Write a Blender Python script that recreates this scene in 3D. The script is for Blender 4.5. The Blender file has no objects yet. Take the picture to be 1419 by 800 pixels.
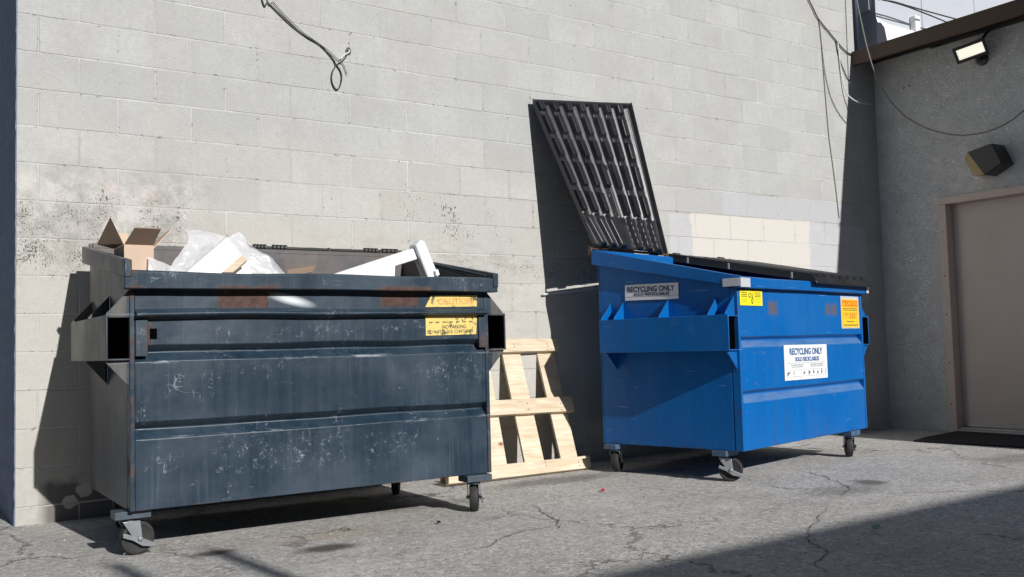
import bpy, bmesh, math, random
from mathutils import Vector, Matrix, noise as mnoise
R = math.radians
random.seed(7)
sc = bpy.context.scene
COL = sc.collection

# ------------------------------------------------------------------ camera
YAW, PIT, ROL, FPX = 0.58852025, 0.06008024, -0.02656164, 1329.487756
CAM = Vector((-0.63006, -5.67063, 0.86988))
cy, sy, cp, sp = math.cos(YAW), math.sin(YAW), math.cos(PIT), math.sin(PIT)
_f = Vector((sy*cp, cy*cp, sp)); _r = Vector((cy, -sy, 0)); _u = _r.cross(_f)
cr, sr = math.cos(ROL), math.sin(ROL)
CR = cr*_r + sr*_u; CU = -sr*_r + cr*_u; CF = _f
cd = bpy.data.cameras.new('camera'); cam = bpy.data.objects.new('camera', cd); COL.objects.link(cam)
cd.sensor_fit = 'HORIZONTAL'; cd.sensor_width = 36; cd.lens = FPX/1419*36; cd.clip_end = 2000; cd.clip_start = .05
Mx = Matrix((CR, CU, -CF)).transposed().to_4x4(); Mx.translation = CAM
cam.matrix_world = Mx; sc.camera = cam

def ray(x, y): return CR*((x-709.5)/FPX) - CU*((y-400)/FPX) + CF
def at(x, y, n, d):
    """survey helper: where the sight line through a photo point meets a real plane n.P = d"""
    r = ray(x, y); n = Vector(n); return CAM + r*((d-n.dot(CAM))/n.dot(r))
def onwall(x, y, Y=-.01): return at(x, y, (0, 1, 0), Y)
def onstucco(x, y, X=7.45): return at(x, y, (1, 0, 0), X)
def onground(x, y, Z=0): return at(x, y, (0, 0, 1), Z)

# ------------------------------------------------------------------ light
SUN = Vector((.090, -1, .52)).normalized()
EL = math.asin(SUN.z)
w = bpy.data.worlds.new('World'); sc.world = w; w.use_nodes = True
nt = w.node_tree; bg = nt.nodes['Background']
sky = nt.nodes.new('ShaderNodeTexSky'); sky.sky_type = 'NISHITA'; sky.sun_disc = False
sky.sun_elevation = EL; sky.sun_rotation = math.atan2(SUN.x, SUN.y)
nt.links.new(sky.outputs[0], bg.inputs[0]); bg.inputs[1].default_value = .05
sd = bpy.data.lights.new('sun', 'SUN'); sd.energy = 5.0; sd.angle = R(.53); sd.color = (1, .975, .94)
so = bpy.data.objects.new('sun', sd); COL.objects.link(so); so.location = (2, -8, 9)
so.rotation_euler = (-SUN).to_track_quat('-Z', 'Y').to_euler()
vs = sc.view_settings; vs.view_transform = 'Standard'; vs.look = 'None'; vs.exposure = -.03; vs.gamma = 1

# ------------------------------------------------------------------ material helpers
class G:
    def __init__(s, name):
        s.m = bpy.data.materials.new(name); s.m.use_nodes = True; s.nt = s.m.node_tree
        s.b = s.nt.nodes['Principled BSDF']; s.tc = s.nt.nodes.new('ShaderNodeTexCoord')
        s.P = s.tc.outputs['Object']
        sep = s.n('ShaderNodeSeparateXYZ', [s.P]); s.x, s.y, s.z = sep.outputs
    def n(s, t, ins=(), **kw):
        nd = s.nt.nodes.new(t)
        for k, v in kw.items(): setattr(nd, k, v)
        it = ins.items() if isinstance(ins, dict) else enumerate(ins)
        for k, v in it: s.set(nd.inputs[k], v)
        return nd
    def set(s, sock, v):
        if v is None: return
        if isinstance(v, bpy.types.NodeSocket): s.nt.links.new(v, sock)
        else:
            if sock.type == 'RGBA' and not isinstance(v, (int, float)) and len(v) == 3: v = (*v, 1)
            if sock.type == 'RGBA' and isinstance(v, (int, float)): v = (v, v, v, 1)
            sock.default_value = v
    def m_(s, op, a, b=None, c=None, clamp=False):
        return s.n('ShaderNodeMath', [a, b, c], operation=op, use_clamp=clamp).outputs[0]
    def add(s, a, b): return s.m_('ADD', a, b)
    def sub(s, a, b): return s.m_('SUBTRACT', a, b)
    def mul(s, a, b): return s.m_('MULTIPLY', a, b)
    def inv(s, a): return s.m_('SUBTRACT', 1.0, a)
    def mx(s, a, b): return s.m_('MAXIMUM', a, b)
    def rng(s, v, a, b, lo=0., hi=1.):
        return s.n('ShaderNodeMapRange', [v, a, b, lo, hi], clamp=True).outputs[0]
    def mix(s, f, a, b, bt='MIX'):
        nd = s.n('ShaderNodeMix', data_type='RGBA', blend_type=bt)
        s.set(nd.inputs[0], f); s.set(nd.inputs[6], a); s.set(nd.inputs[7], b); return nd.outputs[2]
    def vec(s, x, y, z): return s.n('ShaderNodeCombineXYZ', [x, y, z]).outputs[0]
    def map(s, scale=(1, 1, 1), rot=(0, 0, 0), loc=(0, 0, 0), v=None):
        return s.n('ShaderNodeMapping', [v or s.P, loc, rot, scale]).outputs[0]
    def noise(s, scale, detail=4, rough=.55, v=None, dist=0.):
        return s.n('ShaderNodeTexNoise', {'Vector': v or s.P, 'Scale': scale, 'Detail': detail, 'Roughness': rough, 'Distortion': dist}).outputs[0]
    def vor(s, scale, v=None, feature='F1', rnd=1.):
        nd = s.n('ShaderNodeTexVoronoi', feature=feature)
        s.set(nd.inputs['Vector'], v or s.P); s.set(nd.inputs['Scale'], scale); s.set(nd.inputs['Randomness'], rnd); return nd
    def band(s, v, lo, hi, soft=.01):
        return s.mul(s.rng(v, lo-soft, lo+soft), s.rng(v, hi-soft, hi+soft, 1., 0.))
    def box(s, x, z, x0, x1, z0, z1, soft=.01): return s.mul(s.band(x, x0, x1, soft), s.band(z, z0, z1, soft))
    def out(s, col, rough=.8, bump=None, bs=.3, bd=.01, **kw):
        s.set(s.b.inputs['Base Color'], col); s.set(s.b.inputs['Roughness'], rough)
        if bump is not None:
            bn = s.n('ShaderNodeBump', {'Strength': bs, 'Distance': bd, 'Height': bump}); s.nt.links.new(bn.outputs[0], s.b.inputs['Normal'])
        for k, v in kw.items(): s.set(s.b.inputs[k.replace('_', ' ')], v)
        return s.m
def plain(name, col, rough=.6, var=.15, scale=8, bump=.1, **kw):
    g = G(name); n = g.noise(scale, 6, .6)
    lo = tuple(c*(1-var) for c in col); hi = tuple(min(1, c*(1+var)) for c in col)
    return g.out(g.mix(n, lo, hi), g.rng(n, .3, .7, rough*.88, min(1, rough*1.1)), g.noise(scale*12, 3), bump, .003, **kw)

MORT = .45*.2032
def mat_block():
    g = G('painted_block')
    v = g.vec(g.sub(g.x, .307-40.64), g.add(g.sub(g.z, MORT), 40.64), 0)
    wob = g.noise(9, 3); wv = g.n('ShaderNodeVectorMath', [v, g.vec(g.mul(g.sub(wob, .5), .006), g.mul(g.sub(g.noise(7, 3, .5, g.map(loc=(3, 1, 5))), .5), .008), 0)], operation='ADD').outputs[0]
    bk = g.n('ShaderNodeTexBrick', {'Vector': wv, 'Color1': (.0, .0, .0), 'Color2': (1, 1, 1), 'Mortar': (.5, .5, .5), 'Scale': 1., 'Mortar Size': .0058, 'Mortar Smooth': .45, 'Bias': 0., 'Brick Width': .4064, 'Row Height': .2032}, offset=.5, offset_frequency=2)
    fac = bk.outputs['Fac']; rnd = bk.outputs['Color']
    # the thin joints inside a course are half filled with paint
    zr = g.m_('FRACT', g.m_('DIVIDE', g.sub(g.z, MORT-40.64), .2032))
    inrow = g.band(zr, .06, .94, .02)
    fill = g.noise(1.7, 2, .5)
    jm = g.mul(fac, g.mix(inrow, 1., g.rng(fill, .36, .58, .4, 1.)))
    col = g.mix(rnd, (.42, .434, .432), (.51, .522, .520))
    big = g.noise(.9, 5, .6)
    col = g.mix(g.rng(big, .3, .7), col, g.mix(.5, col, (.485, .475, .445)))
    gr0 = g.noise(55, 8, .85)
    col = g.mix(g.rng(gr0, .56, .68, 0, .55), col, (.62, .63, .625)); col = g.mix(g.rng(gr0, .32, .44, .55, 0), col, (.22, .22, .215))
    mott = g.noise(30, 8, .78)
    col = g.mix(g.rng(g.noise(110, 4, .75), .42, .68, 0, .34), col, (.25, .25, .245))
    vst = g.noise(1., 6, .7, g.map((34, 1, 1.3), loc=(3, 3, 3)))
    col = g.mix(g.rng(vst, .52, .75, 0, .28), col, (.56, .57, .57))
    col = g.mix(g.rng(mott, .40, .68, .0, .5), col, (.33, .335, .33))
    col = g.mix(g.rng(g.noise(3.2, 6, .7, g.map(loc=(8, 1, 4))), .40, .68, 0, .6), col, (.36, .357, .35))
    st = g.noise(1., 5, .6, g.map((9, 1, .55)))
    col = g.mix(g.rng(st, .56, .8, 0, .35), col, (.37, .345, .30))
    # repainted patches
    ed = g.mul(g.sub(g.noise(14, 4), .5), .05); xx = g.add(g.x, ed); zz = g.add(g.z, ed)
    col = g.mix(g.mul(g.box(xx, zz, 4.69, 7.2, 1.2, 1.905, .006), g.rng(g.noise(3, 3), .25, .5, .3, .75)), col, (.50, .505, .53))
    col = g.mix(g.mul(g.box(xx, zz, 5.30, 7.02, 1.9, 2.115, .006), .55), col, (.47, .475, .515))
    col = g.mix(g.mul(g.box(xx, zz, 4.3, 5.30, 1.93, 2.09, .01), .4), col, (.42, .42, .42))
    col = g.mix(g.mul(g.box(g.add(xx, g.mul(g.sub(g.noise(5, 4), .5), .12)), zz, 4.93, 6.39, .9, 1.925, .004), .93), col, (.60, .57, .525))
    # whitish worn coat low on the left
    wm = g.mul(g.box(xx, g.add(zz, g.mul(g.sub(big, .5), .4)), -1, .95, 1.5, 1.86, .05), g.rng(g.noise(11, 5, .65), .4, .56))
    col = g.mix(g.mul(wm, .8), col, (.55, .54, .535))
    col = g.mix(g.mul(g.box(xx, zz, .42, .80, 1.7, 1.9, .06), g.rng(g.noise(6, 3), .42, .62, 0, .7)), col, (.54, .47, .46))
    low = g.mul(g.rng(g.add(g.z, g.mul(g.sub(g.noise(1.1, 4, .6), .5), 1.6)), 1.2, 2.5, 1., 0.), g.band(g.x, -.5, 4.6, .4))
    col = g.mix(g.mul(low, .42), col, (.56, .52, .45))
    bk2 = g.n('ShaderNodeTexBrick', {'Vector': wv, 'Scale': 1., 'Mortar Size': .016, 'Mortar Smooth': 1., 'Bias': 0., 'Brick Width': .4064, 'Row Height': .2032}, offset=.5, offset_frequency=2).outputs['Fac']
    chip = g.mul(g.rng(bk2, .25, .6), g.rng(g.noise(21, 5, .75, g.map(loc=(6, 3, 1))), .60, .66))
    col = g.mix(g.mul(chip, .7), col, (.21, .195, .175))
    gz = g.mul(g.mul(g.band(g.x, -.3, 1.0, .15), g.band(g.z, 1.28, 1.92, .10)), g.rng(g.noise(4.2, 7, .78, g.map(loc=(5, 2, 8))), .44, .62))
    col = g.mix(g.mul(gz, .62), col, (.215, .205, .195))
    gz2 = g.mul(g.mul(g.band(g.x, 1.7, 3.3, .3), g.band(g.z, .9, 1.62, .12)), g.rng(g.noise(5, 7, .75, g.map((1, 1, 2.2), loc=(1, 2, 2))), .48, .66))
    col = g.mix(g.mul(gz2, .45), col, (.26, .245, .225))
    # black splatter
    def splat(scale, r, mask, vv=None):
        vo = g.vor(scale, vv); rr = g.mul(g.n('ShaderNodeSeparateColor', [vo.outputs['Color']]).outputs[0], r)
        return g.mul(g.m_('LESS_THAN', vo.outputs['Distance'], rr), mask)
    zone = g.mx(g.mul(g.band(g.x, -.2, .95, .12), g.band(g.z, 1.3, 1.86, .1)),
                g.mul(g.band(g.x, 1.75, 3.15, .25), g.band(g.z, .4, 2.1, .18)))
    dens = g.mul(zone, g.rng(g.noise(3.1, 5, .7), .38, .64))
    dense = g.mul(g.mx(g.mul(g.band(g.x, -.3, .95, .12), g.band(g.z, 1.30, 1.76, .10)), g.mul(g.band(g.x, -.3, 4.5, .1), g.band(g.z, 1.33, 1.50, .06))), g.rng(g.noise(6, 5, .7), .34, .62))
    s1 = g.noise(52, 2, .6, g.map((1, 1, .5))); s2 = g.noise(125, 2, .6, g.map((1, 1, .7), loc=(3, 3, 3))); s3 = g.noise(85, 2, .6, g.map((1, 1, .6), loc=(7, 1, 5)))
    k1 = g.rng(g.sub(s1, g.mul(g.inv(dens), .3)), .59, .61); k3 = g.rng(g.sub(s3, g.mul(g.inv(dens), .26)), .56, .58)
    k2 = g.rng(g.sub(s2, g.mul(g.inv(dense), .22)), .50, .535)
    k4 = g.rng(g.noise(70, 2, .5, g.map(loc=(2, 4, 4))), .735, .75, 0, .6)
    col = g.mix(g.mul(g.mx(g.mx(k1, k3), g.mx(k2, k4)), .82), col, (.045, .04, .036))
    br = g.mul(g.mul(g.band(g.x, 1.9, 2.9, .3), g.band(g.z, 1.3, 1.9, .25)), g.rng(g.noise(4, 5, .6, g.map((3, 1, 1))), .48, .72))
    col = g.mix(g.mul(br, .3), col, (.40, .30, .21))
    # grime towards the ground, its own ragged outline
    gr = g.mul(g.rng(g.add(g.z, g.mul(g.noise(3, 5, .65), .7)), .35, .95, 1., 0.), .55)
    col = g.mix(g.mul(gr, g.rng(g.noise(16, 6, .7), .3, .65)), col, (.30, .29, .27))
    tar = g.mul(g.box(g.x, g.add(g.z, g.mul(g.sub(g.noise(9, 4), .5), .25)), .13, 2.6, -.1, .20, .03), .85)
    col = g.mix(tar, col, (.10, .095, .09))
    for cx, cz, rr in ((.262, .100, .036), (.335, .155, .038)):
        d = g.n('ShaderNodeVectorMath', [g.vec(g.x, 0, g.z), (cx, 0, cz)], operation='DISTANCE').outputs['Value']
        col = g.mix(g.m_('LESS_THAN', g.add(d, g.mul(g.sub(g.noise(26, 5, .7), .5), .05)), rr), col, (.52, .5, .47))
    # joints
    jc = g.rng(g.noise(2.3, 3), .35, .65)
    col = g.mix(g.mul(jm, g.rng(g.noise(5, 3), .3, .7, .45, .95)), col, g.mix(jc, (.40, .385, .355), (.62, .625, .62)))
    h = g.add(g.mul(g.mul(jm, g.rng(g.noise(1.4, 4, .6, g.map(loc=(2, 9, 3))), .35, .65, .25, 1.1)), -1.), g.add(g.mul(g.noise(95, 5, .7), .55), g.mul(g.noise(22, 4, .6), .35)))
    h = g.sub(h, g.mul(chip, 1.2))
    pit = g.m_('LESS_THAN', g.vor(70.).outputs['Distance'], .13)
    h = g.sub(h, g.mul(pit, .6))
    return g.out(col, .9, h, .8, .006)
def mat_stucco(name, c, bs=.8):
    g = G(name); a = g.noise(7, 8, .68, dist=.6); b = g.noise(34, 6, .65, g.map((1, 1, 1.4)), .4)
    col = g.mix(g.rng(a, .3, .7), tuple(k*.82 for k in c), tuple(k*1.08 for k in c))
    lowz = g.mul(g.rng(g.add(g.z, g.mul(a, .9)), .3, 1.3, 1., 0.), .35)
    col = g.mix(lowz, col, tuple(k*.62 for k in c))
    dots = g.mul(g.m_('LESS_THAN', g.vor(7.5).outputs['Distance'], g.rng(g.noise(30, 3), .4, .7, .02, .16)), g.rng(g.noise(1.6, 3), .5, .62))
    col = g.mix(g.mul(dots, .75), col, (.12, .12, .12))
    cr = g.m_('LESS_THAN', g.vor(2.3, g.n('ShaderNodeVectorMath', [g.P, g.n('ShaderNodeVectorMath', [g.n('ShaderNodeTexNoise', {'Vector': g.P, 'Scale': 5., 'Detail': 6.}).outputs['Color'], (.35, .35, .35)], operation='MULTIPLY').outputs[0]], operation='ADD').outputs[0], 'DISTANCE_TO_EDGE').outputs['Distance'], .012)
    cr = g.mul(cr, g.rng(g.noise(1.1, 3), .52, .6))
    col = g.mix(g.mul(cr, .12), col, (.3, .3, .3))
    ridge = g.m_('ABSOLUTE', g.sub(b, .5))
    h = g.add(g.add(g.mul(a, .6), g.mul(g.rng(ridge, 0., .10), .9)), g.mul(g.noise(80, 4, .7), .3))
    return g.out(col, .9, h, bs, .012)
def mat_asphalt():
    g = G('worn_asphalt')
    fine = g.noise(230, 3, .7); ag = g.vor(95.); agc = g.n('ShaderNodeSeparateColor', [ag.outputs['Color']]).outputs[0]
    big = g.noise(.8, 6, .62); mid = g.noise(4.5, 6, .66)
    col = g.mix(agc, (.25, .243, .232), (.70, .685, .66))
    col = g.mix(g.rng(fine, .35, .7), col, g.mix(.55, col, (.34, .33, .315)))
    col = g.mix(g.rng(mid, .42, .66, 0, .6), col, (.34, .325, .305))
    col = g.mix(g.rng(g.noise(1.7, 7, .7, g.map(loc=(4, 4, 0))), .5, .7, 0, .4), col, (.66, .64, .61))
    col = g.mix(g.rng(g.noise(13, 6, .75), .52, .7, 0, .45), col, (.26, .25, .235))
    col = g.mix(g.rng(big, .46, .72, 0, .45), col, (.32, .30, .28))
    cl = g.noise(24, 7, .86); col = g.mix(g.rng(cl, .53, .63, 0, .7), col, (.78, .76, .73)); col = g.mix(g.rng(cl, .36, .46, .7, 0), col, (.15, .145, .135))
    pits = g.m_('LESS_THAN', g.vor(48.).outputs['Distance'], g.rng(g.noise(3., 3), .45, .7, .05, .28))
    col = g.mix(g.mul(pits, .55), col, (.13, .125, .12))
    chips = g.m_('LESS_THAN', g.vor(31., g.map(loc=(5, 2, 0))).outputs['Distance'], .075)
    col = g.mix(g.mul(chips, .7), col, (.85, .83, .80))
    # oil stains and tar at their own places
    wob = g.mul(g.sub(g.noise(5, 5, .65), .5), .5)
    for (cx, cy_, rx, ry, k) in ((3.05, -.62, .55, .16, .55), (4.35, -2.02, .12, .12, .75), (1.05, -1.62, .16, .09, .9), (1.9, -.9, .45, .12, .35), (.62, -1.38, .12, .06, .85), (4.0, -2.1, .3, .18, .4), (6.0, -2.0, .4, .2, .4)):
        d = g.n('ShaderNodeVectorMath', [g.vec(g.m_('DIVIDE', g.sub(g.x, cx), rx), g.m_('DIVIDE', g.sub(g.y, cy_), ry), 0)], operation='LENGTH').outputs['Value']
        col = g.mix(g.mul(g.rng(g.add(d, g.mul(wob, 2.)), .5, 1.15, 1., 0.), k), col, (.07, .066, .062))
    tan = g.rng(g.n('ShaderNodeVectorMath', [g.vec(g.m_('DIVIDE', g.sub(g.x, 1.2), .5), g.m_('DIVIDE', g.add(g.y, 1.35), .16), 0)], operation='LENGTH').outputs['Value'], .3, 1.2, .45, 0.)
    col = g.mix(tan, col, (.40, .33, .25))
    # hairline cracking
    wv = g.n('ShaderNodeVectorMath', [g.P, g.n('ShaderNodeVectorMath', [g.n('ShaderNodeTexNoise', {'Vector': g.P, 'Scale': 2.2, 'Detail': 8., 'Roughness': .7}).outputs['Color'], (.8, .8, 0)], operation='MULTIPLY').outputs[0]], operation='ADD').outputs[0]
    ck = g.vor(.62, wv, 'DISTANCE_TO_EDGE').outputs['Distance']
    cm = g.mul(g.rng(ck, .002, .008, 1., 0.), g.rng(g.noise(1.3, 3, .5, g.map(loc=(9, 4, 0))), .44, .56))
    col = g.mix(g.mul(cm, .75), col, (.10, .095, .09))
    ck2 = g.vor(1.7, g.n('ShaderNodeVectorMath', [wv, (4.3, 2.2, 0)], operation='ADD').outputs[0], 'DISTANCE_TO_EDGE').outputs['Distance']
    cm2 = g.mul(g.rng(ck2, .002, .009, 1., 0.), g.rng(g.noise(1.9, 4, .6, g.map(loc=(1, 7, 0))), .46, .58))
    col = g.mix(g.mul(cm2, .65), col, (.12, .115, .11))
    h = g.add(g.add(g.mul(agc, .35), g.mul(fine, .4)), g.add(g.mul(mid, 1.2), g.mul(cm, -1.5)))
    h = g.sub(h, g.mul(pits, .8))
    return g.out(col, .9, h, .75, .006, Specular_IOR_Level=.3)
def streaks(g, v=None):
    return g.noise(1., 6, .65, g.map((26, 26, 1.1), v=v))
def mat_dark_steel():
    g = G('scuffed_slate_paint')
    s1 = streaks(g); s2 = g.noise(2.3, 6, .6)
    col = g.mix(g.rng(s1, .35, .7), (.009, .022, .038), (.019, .040, .063))
    col = g.mix(g.rng(s2, .45, .75, 0, .7), col, (.060, .085, .115))
    st_ = g.rng(g.noise(1., 4, .6, g.map((70, 70, 1.6), loc=(2, 2, 6))), .56, .72, 0, .28); col = g.mix(g.mul(st_, g.rng(g.noise(3, 3, .5, g.map(loc=(6, 6, 6))), .4, .6)), col, (.14, .18, .225))
    dk = g.rng(g.noise(1., 5, .6, g.map((14, 14, 3.2), loc=(4, 4, 4))), .62, .74, 0, .7)
    col = g.mix(dk, col, (.012, .022, .034))
    front = g.rng(g.y, .05, .06, 1., .2)
    def squig(scale, eps, loc, dist=1.2, st=(1, 1, 1)):
        nz = g.noise(scale, 3, .6, g.map(st, loc=loc), dist); return g.rng(g.m_('ABSOLUTE', g.sub(nz, .5)), 0., eps, 1., 0.)
    def zbox(*L):
        r = None
        for q in L:
            k = g.box(wx, wz, *q, .03); r = k if r is None else g.mx(r, k)
        return r
    we = g.sub(g.noise(7, 4, .65), .5); wx = g.add(g.x, g.mul(we, .22)); wz = g.add(g.z, g.mul(we, .10))
    z1 = zbox((.63, 1.06, .935, .99), (.30, .70, .765, .80), (.38, 1.0, .33, .49), (1.2, 1.45, .95, 1.0), (1.45, 1.8, .70, .80), (1.1, 1.35, .35, .45), (.02, .09, .93, 1.03), (1.5, 1.8, 1.19, 1.23))
    zn = g.rng(g.noise(2.4, 4, .6, g.map(loc=(3, 2, 9))), .57, .70, 0, .6)
    patch = g.rng(g.noise(19, 5, .7, g.map(loc=(1, 5, 2))), .54, .62)
    l1 = g.mx(squig(8, .010, (0, 0, 0)), squig(14, .012, (4, 1, 8), 2.))
    l2 = g.mx(squig(3.2, .006, (7, 2, 1), .3, (1, 1, 4)), squig(4., .006, (2, 6, 5), .3, (4, 4, .5)))
    sc_ = g.mul(g.mul(g.mx(g.mul(z1, patch), g.mul(g.mul(zn, patch), .6)), l1), .9)
    sc_ = g.mx(sc_, g.mul(g.mul(l2, g.rng(g.noise(6, 4, .65, g.map(loc=(9, 9, 2))), .56, .64)), .65))
    scuff = g.mul(g.rng(g.noise(30, 6, .75), .57, .66), g.mx(z1, g.mul(zn, .5)))
    edge = g.mx(g.band(g.z, .500, .512, .003), g.mx(g.band(g.z, .836, .848, .003), g.band(g.z, 1.046, 1.056, .003)))
    edge = g.mul(edge, g.rng(g.noise(1., 5, .75, g.map((4, 4, 30))), .54, .66))
    sc_ = g.mul(g.mx(sc_, g.mul(edge, .75)), front); scuff = g.mul(scuff, front)
    col = g.mix(g.mx(g.mul(sc_, .8), g.mul(scuff, .4)), col, (.42, .47, .52))
    # sprayed white blur on the upper band
    d = g.n('ShaderNodeVectorMath', [g.vec(g.m_('DIVIDE', g.sub(g.x, .735), .10), 0, g.m_('DIVIDE', g.add(g.sub(g.z, 1.118), g.mul(g.sub(g.x, .735), .22)), .022))], operation='LENGTH').outputs['Value']
    col = g.mix(g.mul(g.rng(d, .25, 1.3, 1., 0.), g.rng(g.y, .04, .05, 1., 0.)), col, (.66, .70, .73))
    # rust
    e = g.mul(g.sub(g.noise(22, 6, .75), .5), .06); xx = g.add(g.x, e); zz = g.add(g.z, e)
    r1 = g.mx(g.box(xx, zz, .385, .62, 1.082, 1.16, .003), g.box(xx, zz, 1.20, 1.415, 1.088, 1.16, .003))
    r1 = g.mx(r1, g.mx(g.box(xx, zz, .36, .66, 1.158, 1.178, .01), g.box(xx, zz, 1.17, 1.46, 1.158, 1.185, .01)))
    r1 = g.mx(r1, g.mx(g.box(xx, zz, 1.775, 1.82, .86, .93, .02), g.box(xx, zz, .068, .088, .90, 1.01, .01)))
    r1 = g.mul(r1, g.rng(g.y, .05, .06, 1., 0.))
    r1 = g.mul(r1, g.rng(g.noise(40, 4, .7), .3, .5, .55, 1.))
    er = g.mx(g.band(g.x, -.01, .020, .006), g.band(g.x, 1.81, 1.85, .006)); er = g.mx(er, g.mx(g.band(g.z, .190, .206, .004), g.mx(g.band(g.z, 1.158, 1.172, .004), g.band(g.z, 1.036, 1.046, .003))))
    er = g.mul(er, g.rng(g.y, .05, .06, 1., .12))
    r1 = g.mx(r1, g.mul(er, g.rng(g.noise(9, 6, .72, g.map(loc=(1, 1, 7))), .50, .60, 0, .85)))
    r2 = g.mul(g.rng(g.noise(5.5, 7, .72, g.map(loc=(2, 8, 6))), .66, .70), .8)
    rust = g.mx(r1, r2)
    rc = g.mix(g.rng(g.noise(28, 5, .7), .3, .7), (.042, .021, .017), (.115, .062, .048))
    col = g.mix(rust, col, rc)
    dust = g.mul(g.mx(g.band(g.x, -.3, -.012, .004), g.band(g.x, 1.85, 2.2, .004)), g.rng(g.y, -.03, .0, 0., 1.))
    col = g.mix(g.mul(dust, g.rng(g.noise(1., 6, .7, g.map((30, 6, 4))), .3, .6, .15, .8)), col, (.135, .125, .11))
    # inside and the rear: grey primer with brown wear
    back = g.rng(g.y, .6, .8)
    col = g.mix(g.mul(back, g.rng(g.noise(6, 5, .6), .3, .6, .3, .8)), col, (.16, .135, .12))
    dent = g.noise(3.2, 3, .5)
    h = g.add(g.mul(dent, 3.), g.add(g.mul(g.noise(60, 4), .10), g.mul(rust, .15)))
    ro = g.mix(g.mx(rust, sc_), g.rng(s2, .3, .7, .34, .5), .8)
    return g.out(col, ro, h, .22, .012, Specular_IOR_Level=.38)
def mat_blue_steel():
    g = G('blue_dumpster_paint')
    s1 = streaks(g); s2 = g.noise(1.8, 5, .6)
    col = g.mix(g.rng(s1, .35, .7, .0, 1.), (.0, .104, .36), (.0, .122, .415))
    col = g.mix(g.rng(s2, .5, .75, 0, .45), col, (.006, .085, .34))
    bev = g.mul(g.mx(g.band(g.z, .484, .530, .006), g.band(g.z, .824, .864, .006)), g.mul(g.rng(g.y, .05, .06, 1., 0.), g.band(g.x, .03, 1.77, .01)))
    col = g.mix(g.mul(bev, g.rng(g.noise(1., 5, .65, g.map((3, 3, 20))), .3, .62, .15, .6)), col, (.17, .26, .40))
    fade = g.rng(g.noise(1.2, 5, .65, g.map(loc=(5, 5, 1))), .48, .72, 0, .35); col = g.mix(fade, col, (.03, .15, .42))
    eb = g.mx(g.band(g.z, .185, .212, .008), g.mul(g.rng(g.y, .05, .06, 1., 0.), g.mx(g.band(g.x, -.004, .014, .004), g.band(g.z, 1.188, 1.20, .004))))
    col = g.mix(g.mul(eb, g.rng(g.noise(8, 6, .72), .50, .64, 0, .6)), col, (.05, .05, .065))
    # patches where letters were scraped off
    e = g.mul(g.sub(g.noise(30, 5, .7), .5), .08); xx = g.add(g.x, e); zz = g.add(g.z, e)
    pt = g.mx(g.box(xx, zz, .385, .50, 1.03, 1.112, .015), g.mx(g.box(xx, zz, 1.20, 1.27, 1.03, 1.11, .012), g.box(xx, zz, 1.285, 1.375, 1.03, 1.11, .014)))
    pt = g.mul(g.mul(pt, g.rng(g.y, .05, .06, 1., 0.)), g.rng(g.noise(26, 4), .33, .52, .35, .95))
    col = g.mix(pt, col, (.115, .10, .11))
    dirt = g.rng(g.noise(1., 6, .7, g.map((14, 14, .9), loc=(6, 2, 1))), .52, .74, 0, .6)
    col = g.mix(g.mul(dirt, g.rng(g.z, .2, .5, 1., .35)), col, (.05, .075, .13))
    ch = g.mx(g.rng(g.noise(30, 5, .75), .67, .70, 0, .6), g.mul(g.rng(g.noise(12, 7, .8, g.map((1, 1, 3))), .58, .62), g.rng(g.noise(2.2, 3, .5, g.map(loc=(2, 9, 9))), .58, .66, 0, .55)))
    col = g.mix(ch, col, (.20, .17, .16))
    sc_ = g.rng(g.noise(1., 2, .5, g.map((3, 3, 70), (0, .2, 0))), .72, .735)
    col = g.mix(g.mul(sc_, .45), col, (.25, .36, .55))
    h = g.add(g.mul(g.noise(2.6, 3, .5), 4.5), g.add(g.mul(g.noise(7, 2, .5), .7), g.mul(g.noise(70, 3), .08)))
    return g.out(col, g.rng(s2, .3, .7, .30, .42), h, .16, .012, Specular_IOR_Level=.32)
def mat_wood(name, a, b, axis_scale=(1, 14, 14), knots=True):
    g = G(name); oi = g.n('ShaderNodeObjectInfo').outputs['Random']
    off = g.vec(g.mul(oi, 37.), g.mul(oi, 11.), g.mul(oi, 23.))
    v = g.n('ShaderNodeVectorMath', [g.P, off], operation='ADD').outputs[0]
    n1 = g.noise(2.2, 6, .65, g.map(axis_scale, v=v), 1.2); n2 = g.noise(3, 3, .5, v)
    col = g.mix(g.rng(n1, .3, .7), a, b); col = g.mix(g.rng(n2, .4, .7, 0, .35), col, tuple(k*.8 for k in a))
    if knots:
        kd = g.vor(4.5, g.map((1, 1.6, 1.6), v=v)).outputs['Distance']
        col = g.mix(g.rng(kd, .05, .13, .85, 0.), col, (.17, .075, .03))
    return g.out(col, .72, n1, .25, .003)
def mat_plastic():
    g = G('black_lid_plastic'); n = g.noise(5, 6, .6)
    col = g.mix(g.rng(n, .35, .7), (.010, .011, .014), (.020, .021, .026))
    dust = g.rng(g.noise(14, 6, .7), .5, .75, 0, .35)
    col = g.mix(g.mul(dust, .5), col, (.06, .062, .068))
    return g.out(col, g.rng(n, .3, .7, .34, .46), g.noise(120, 3), .12, .002)
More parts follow.
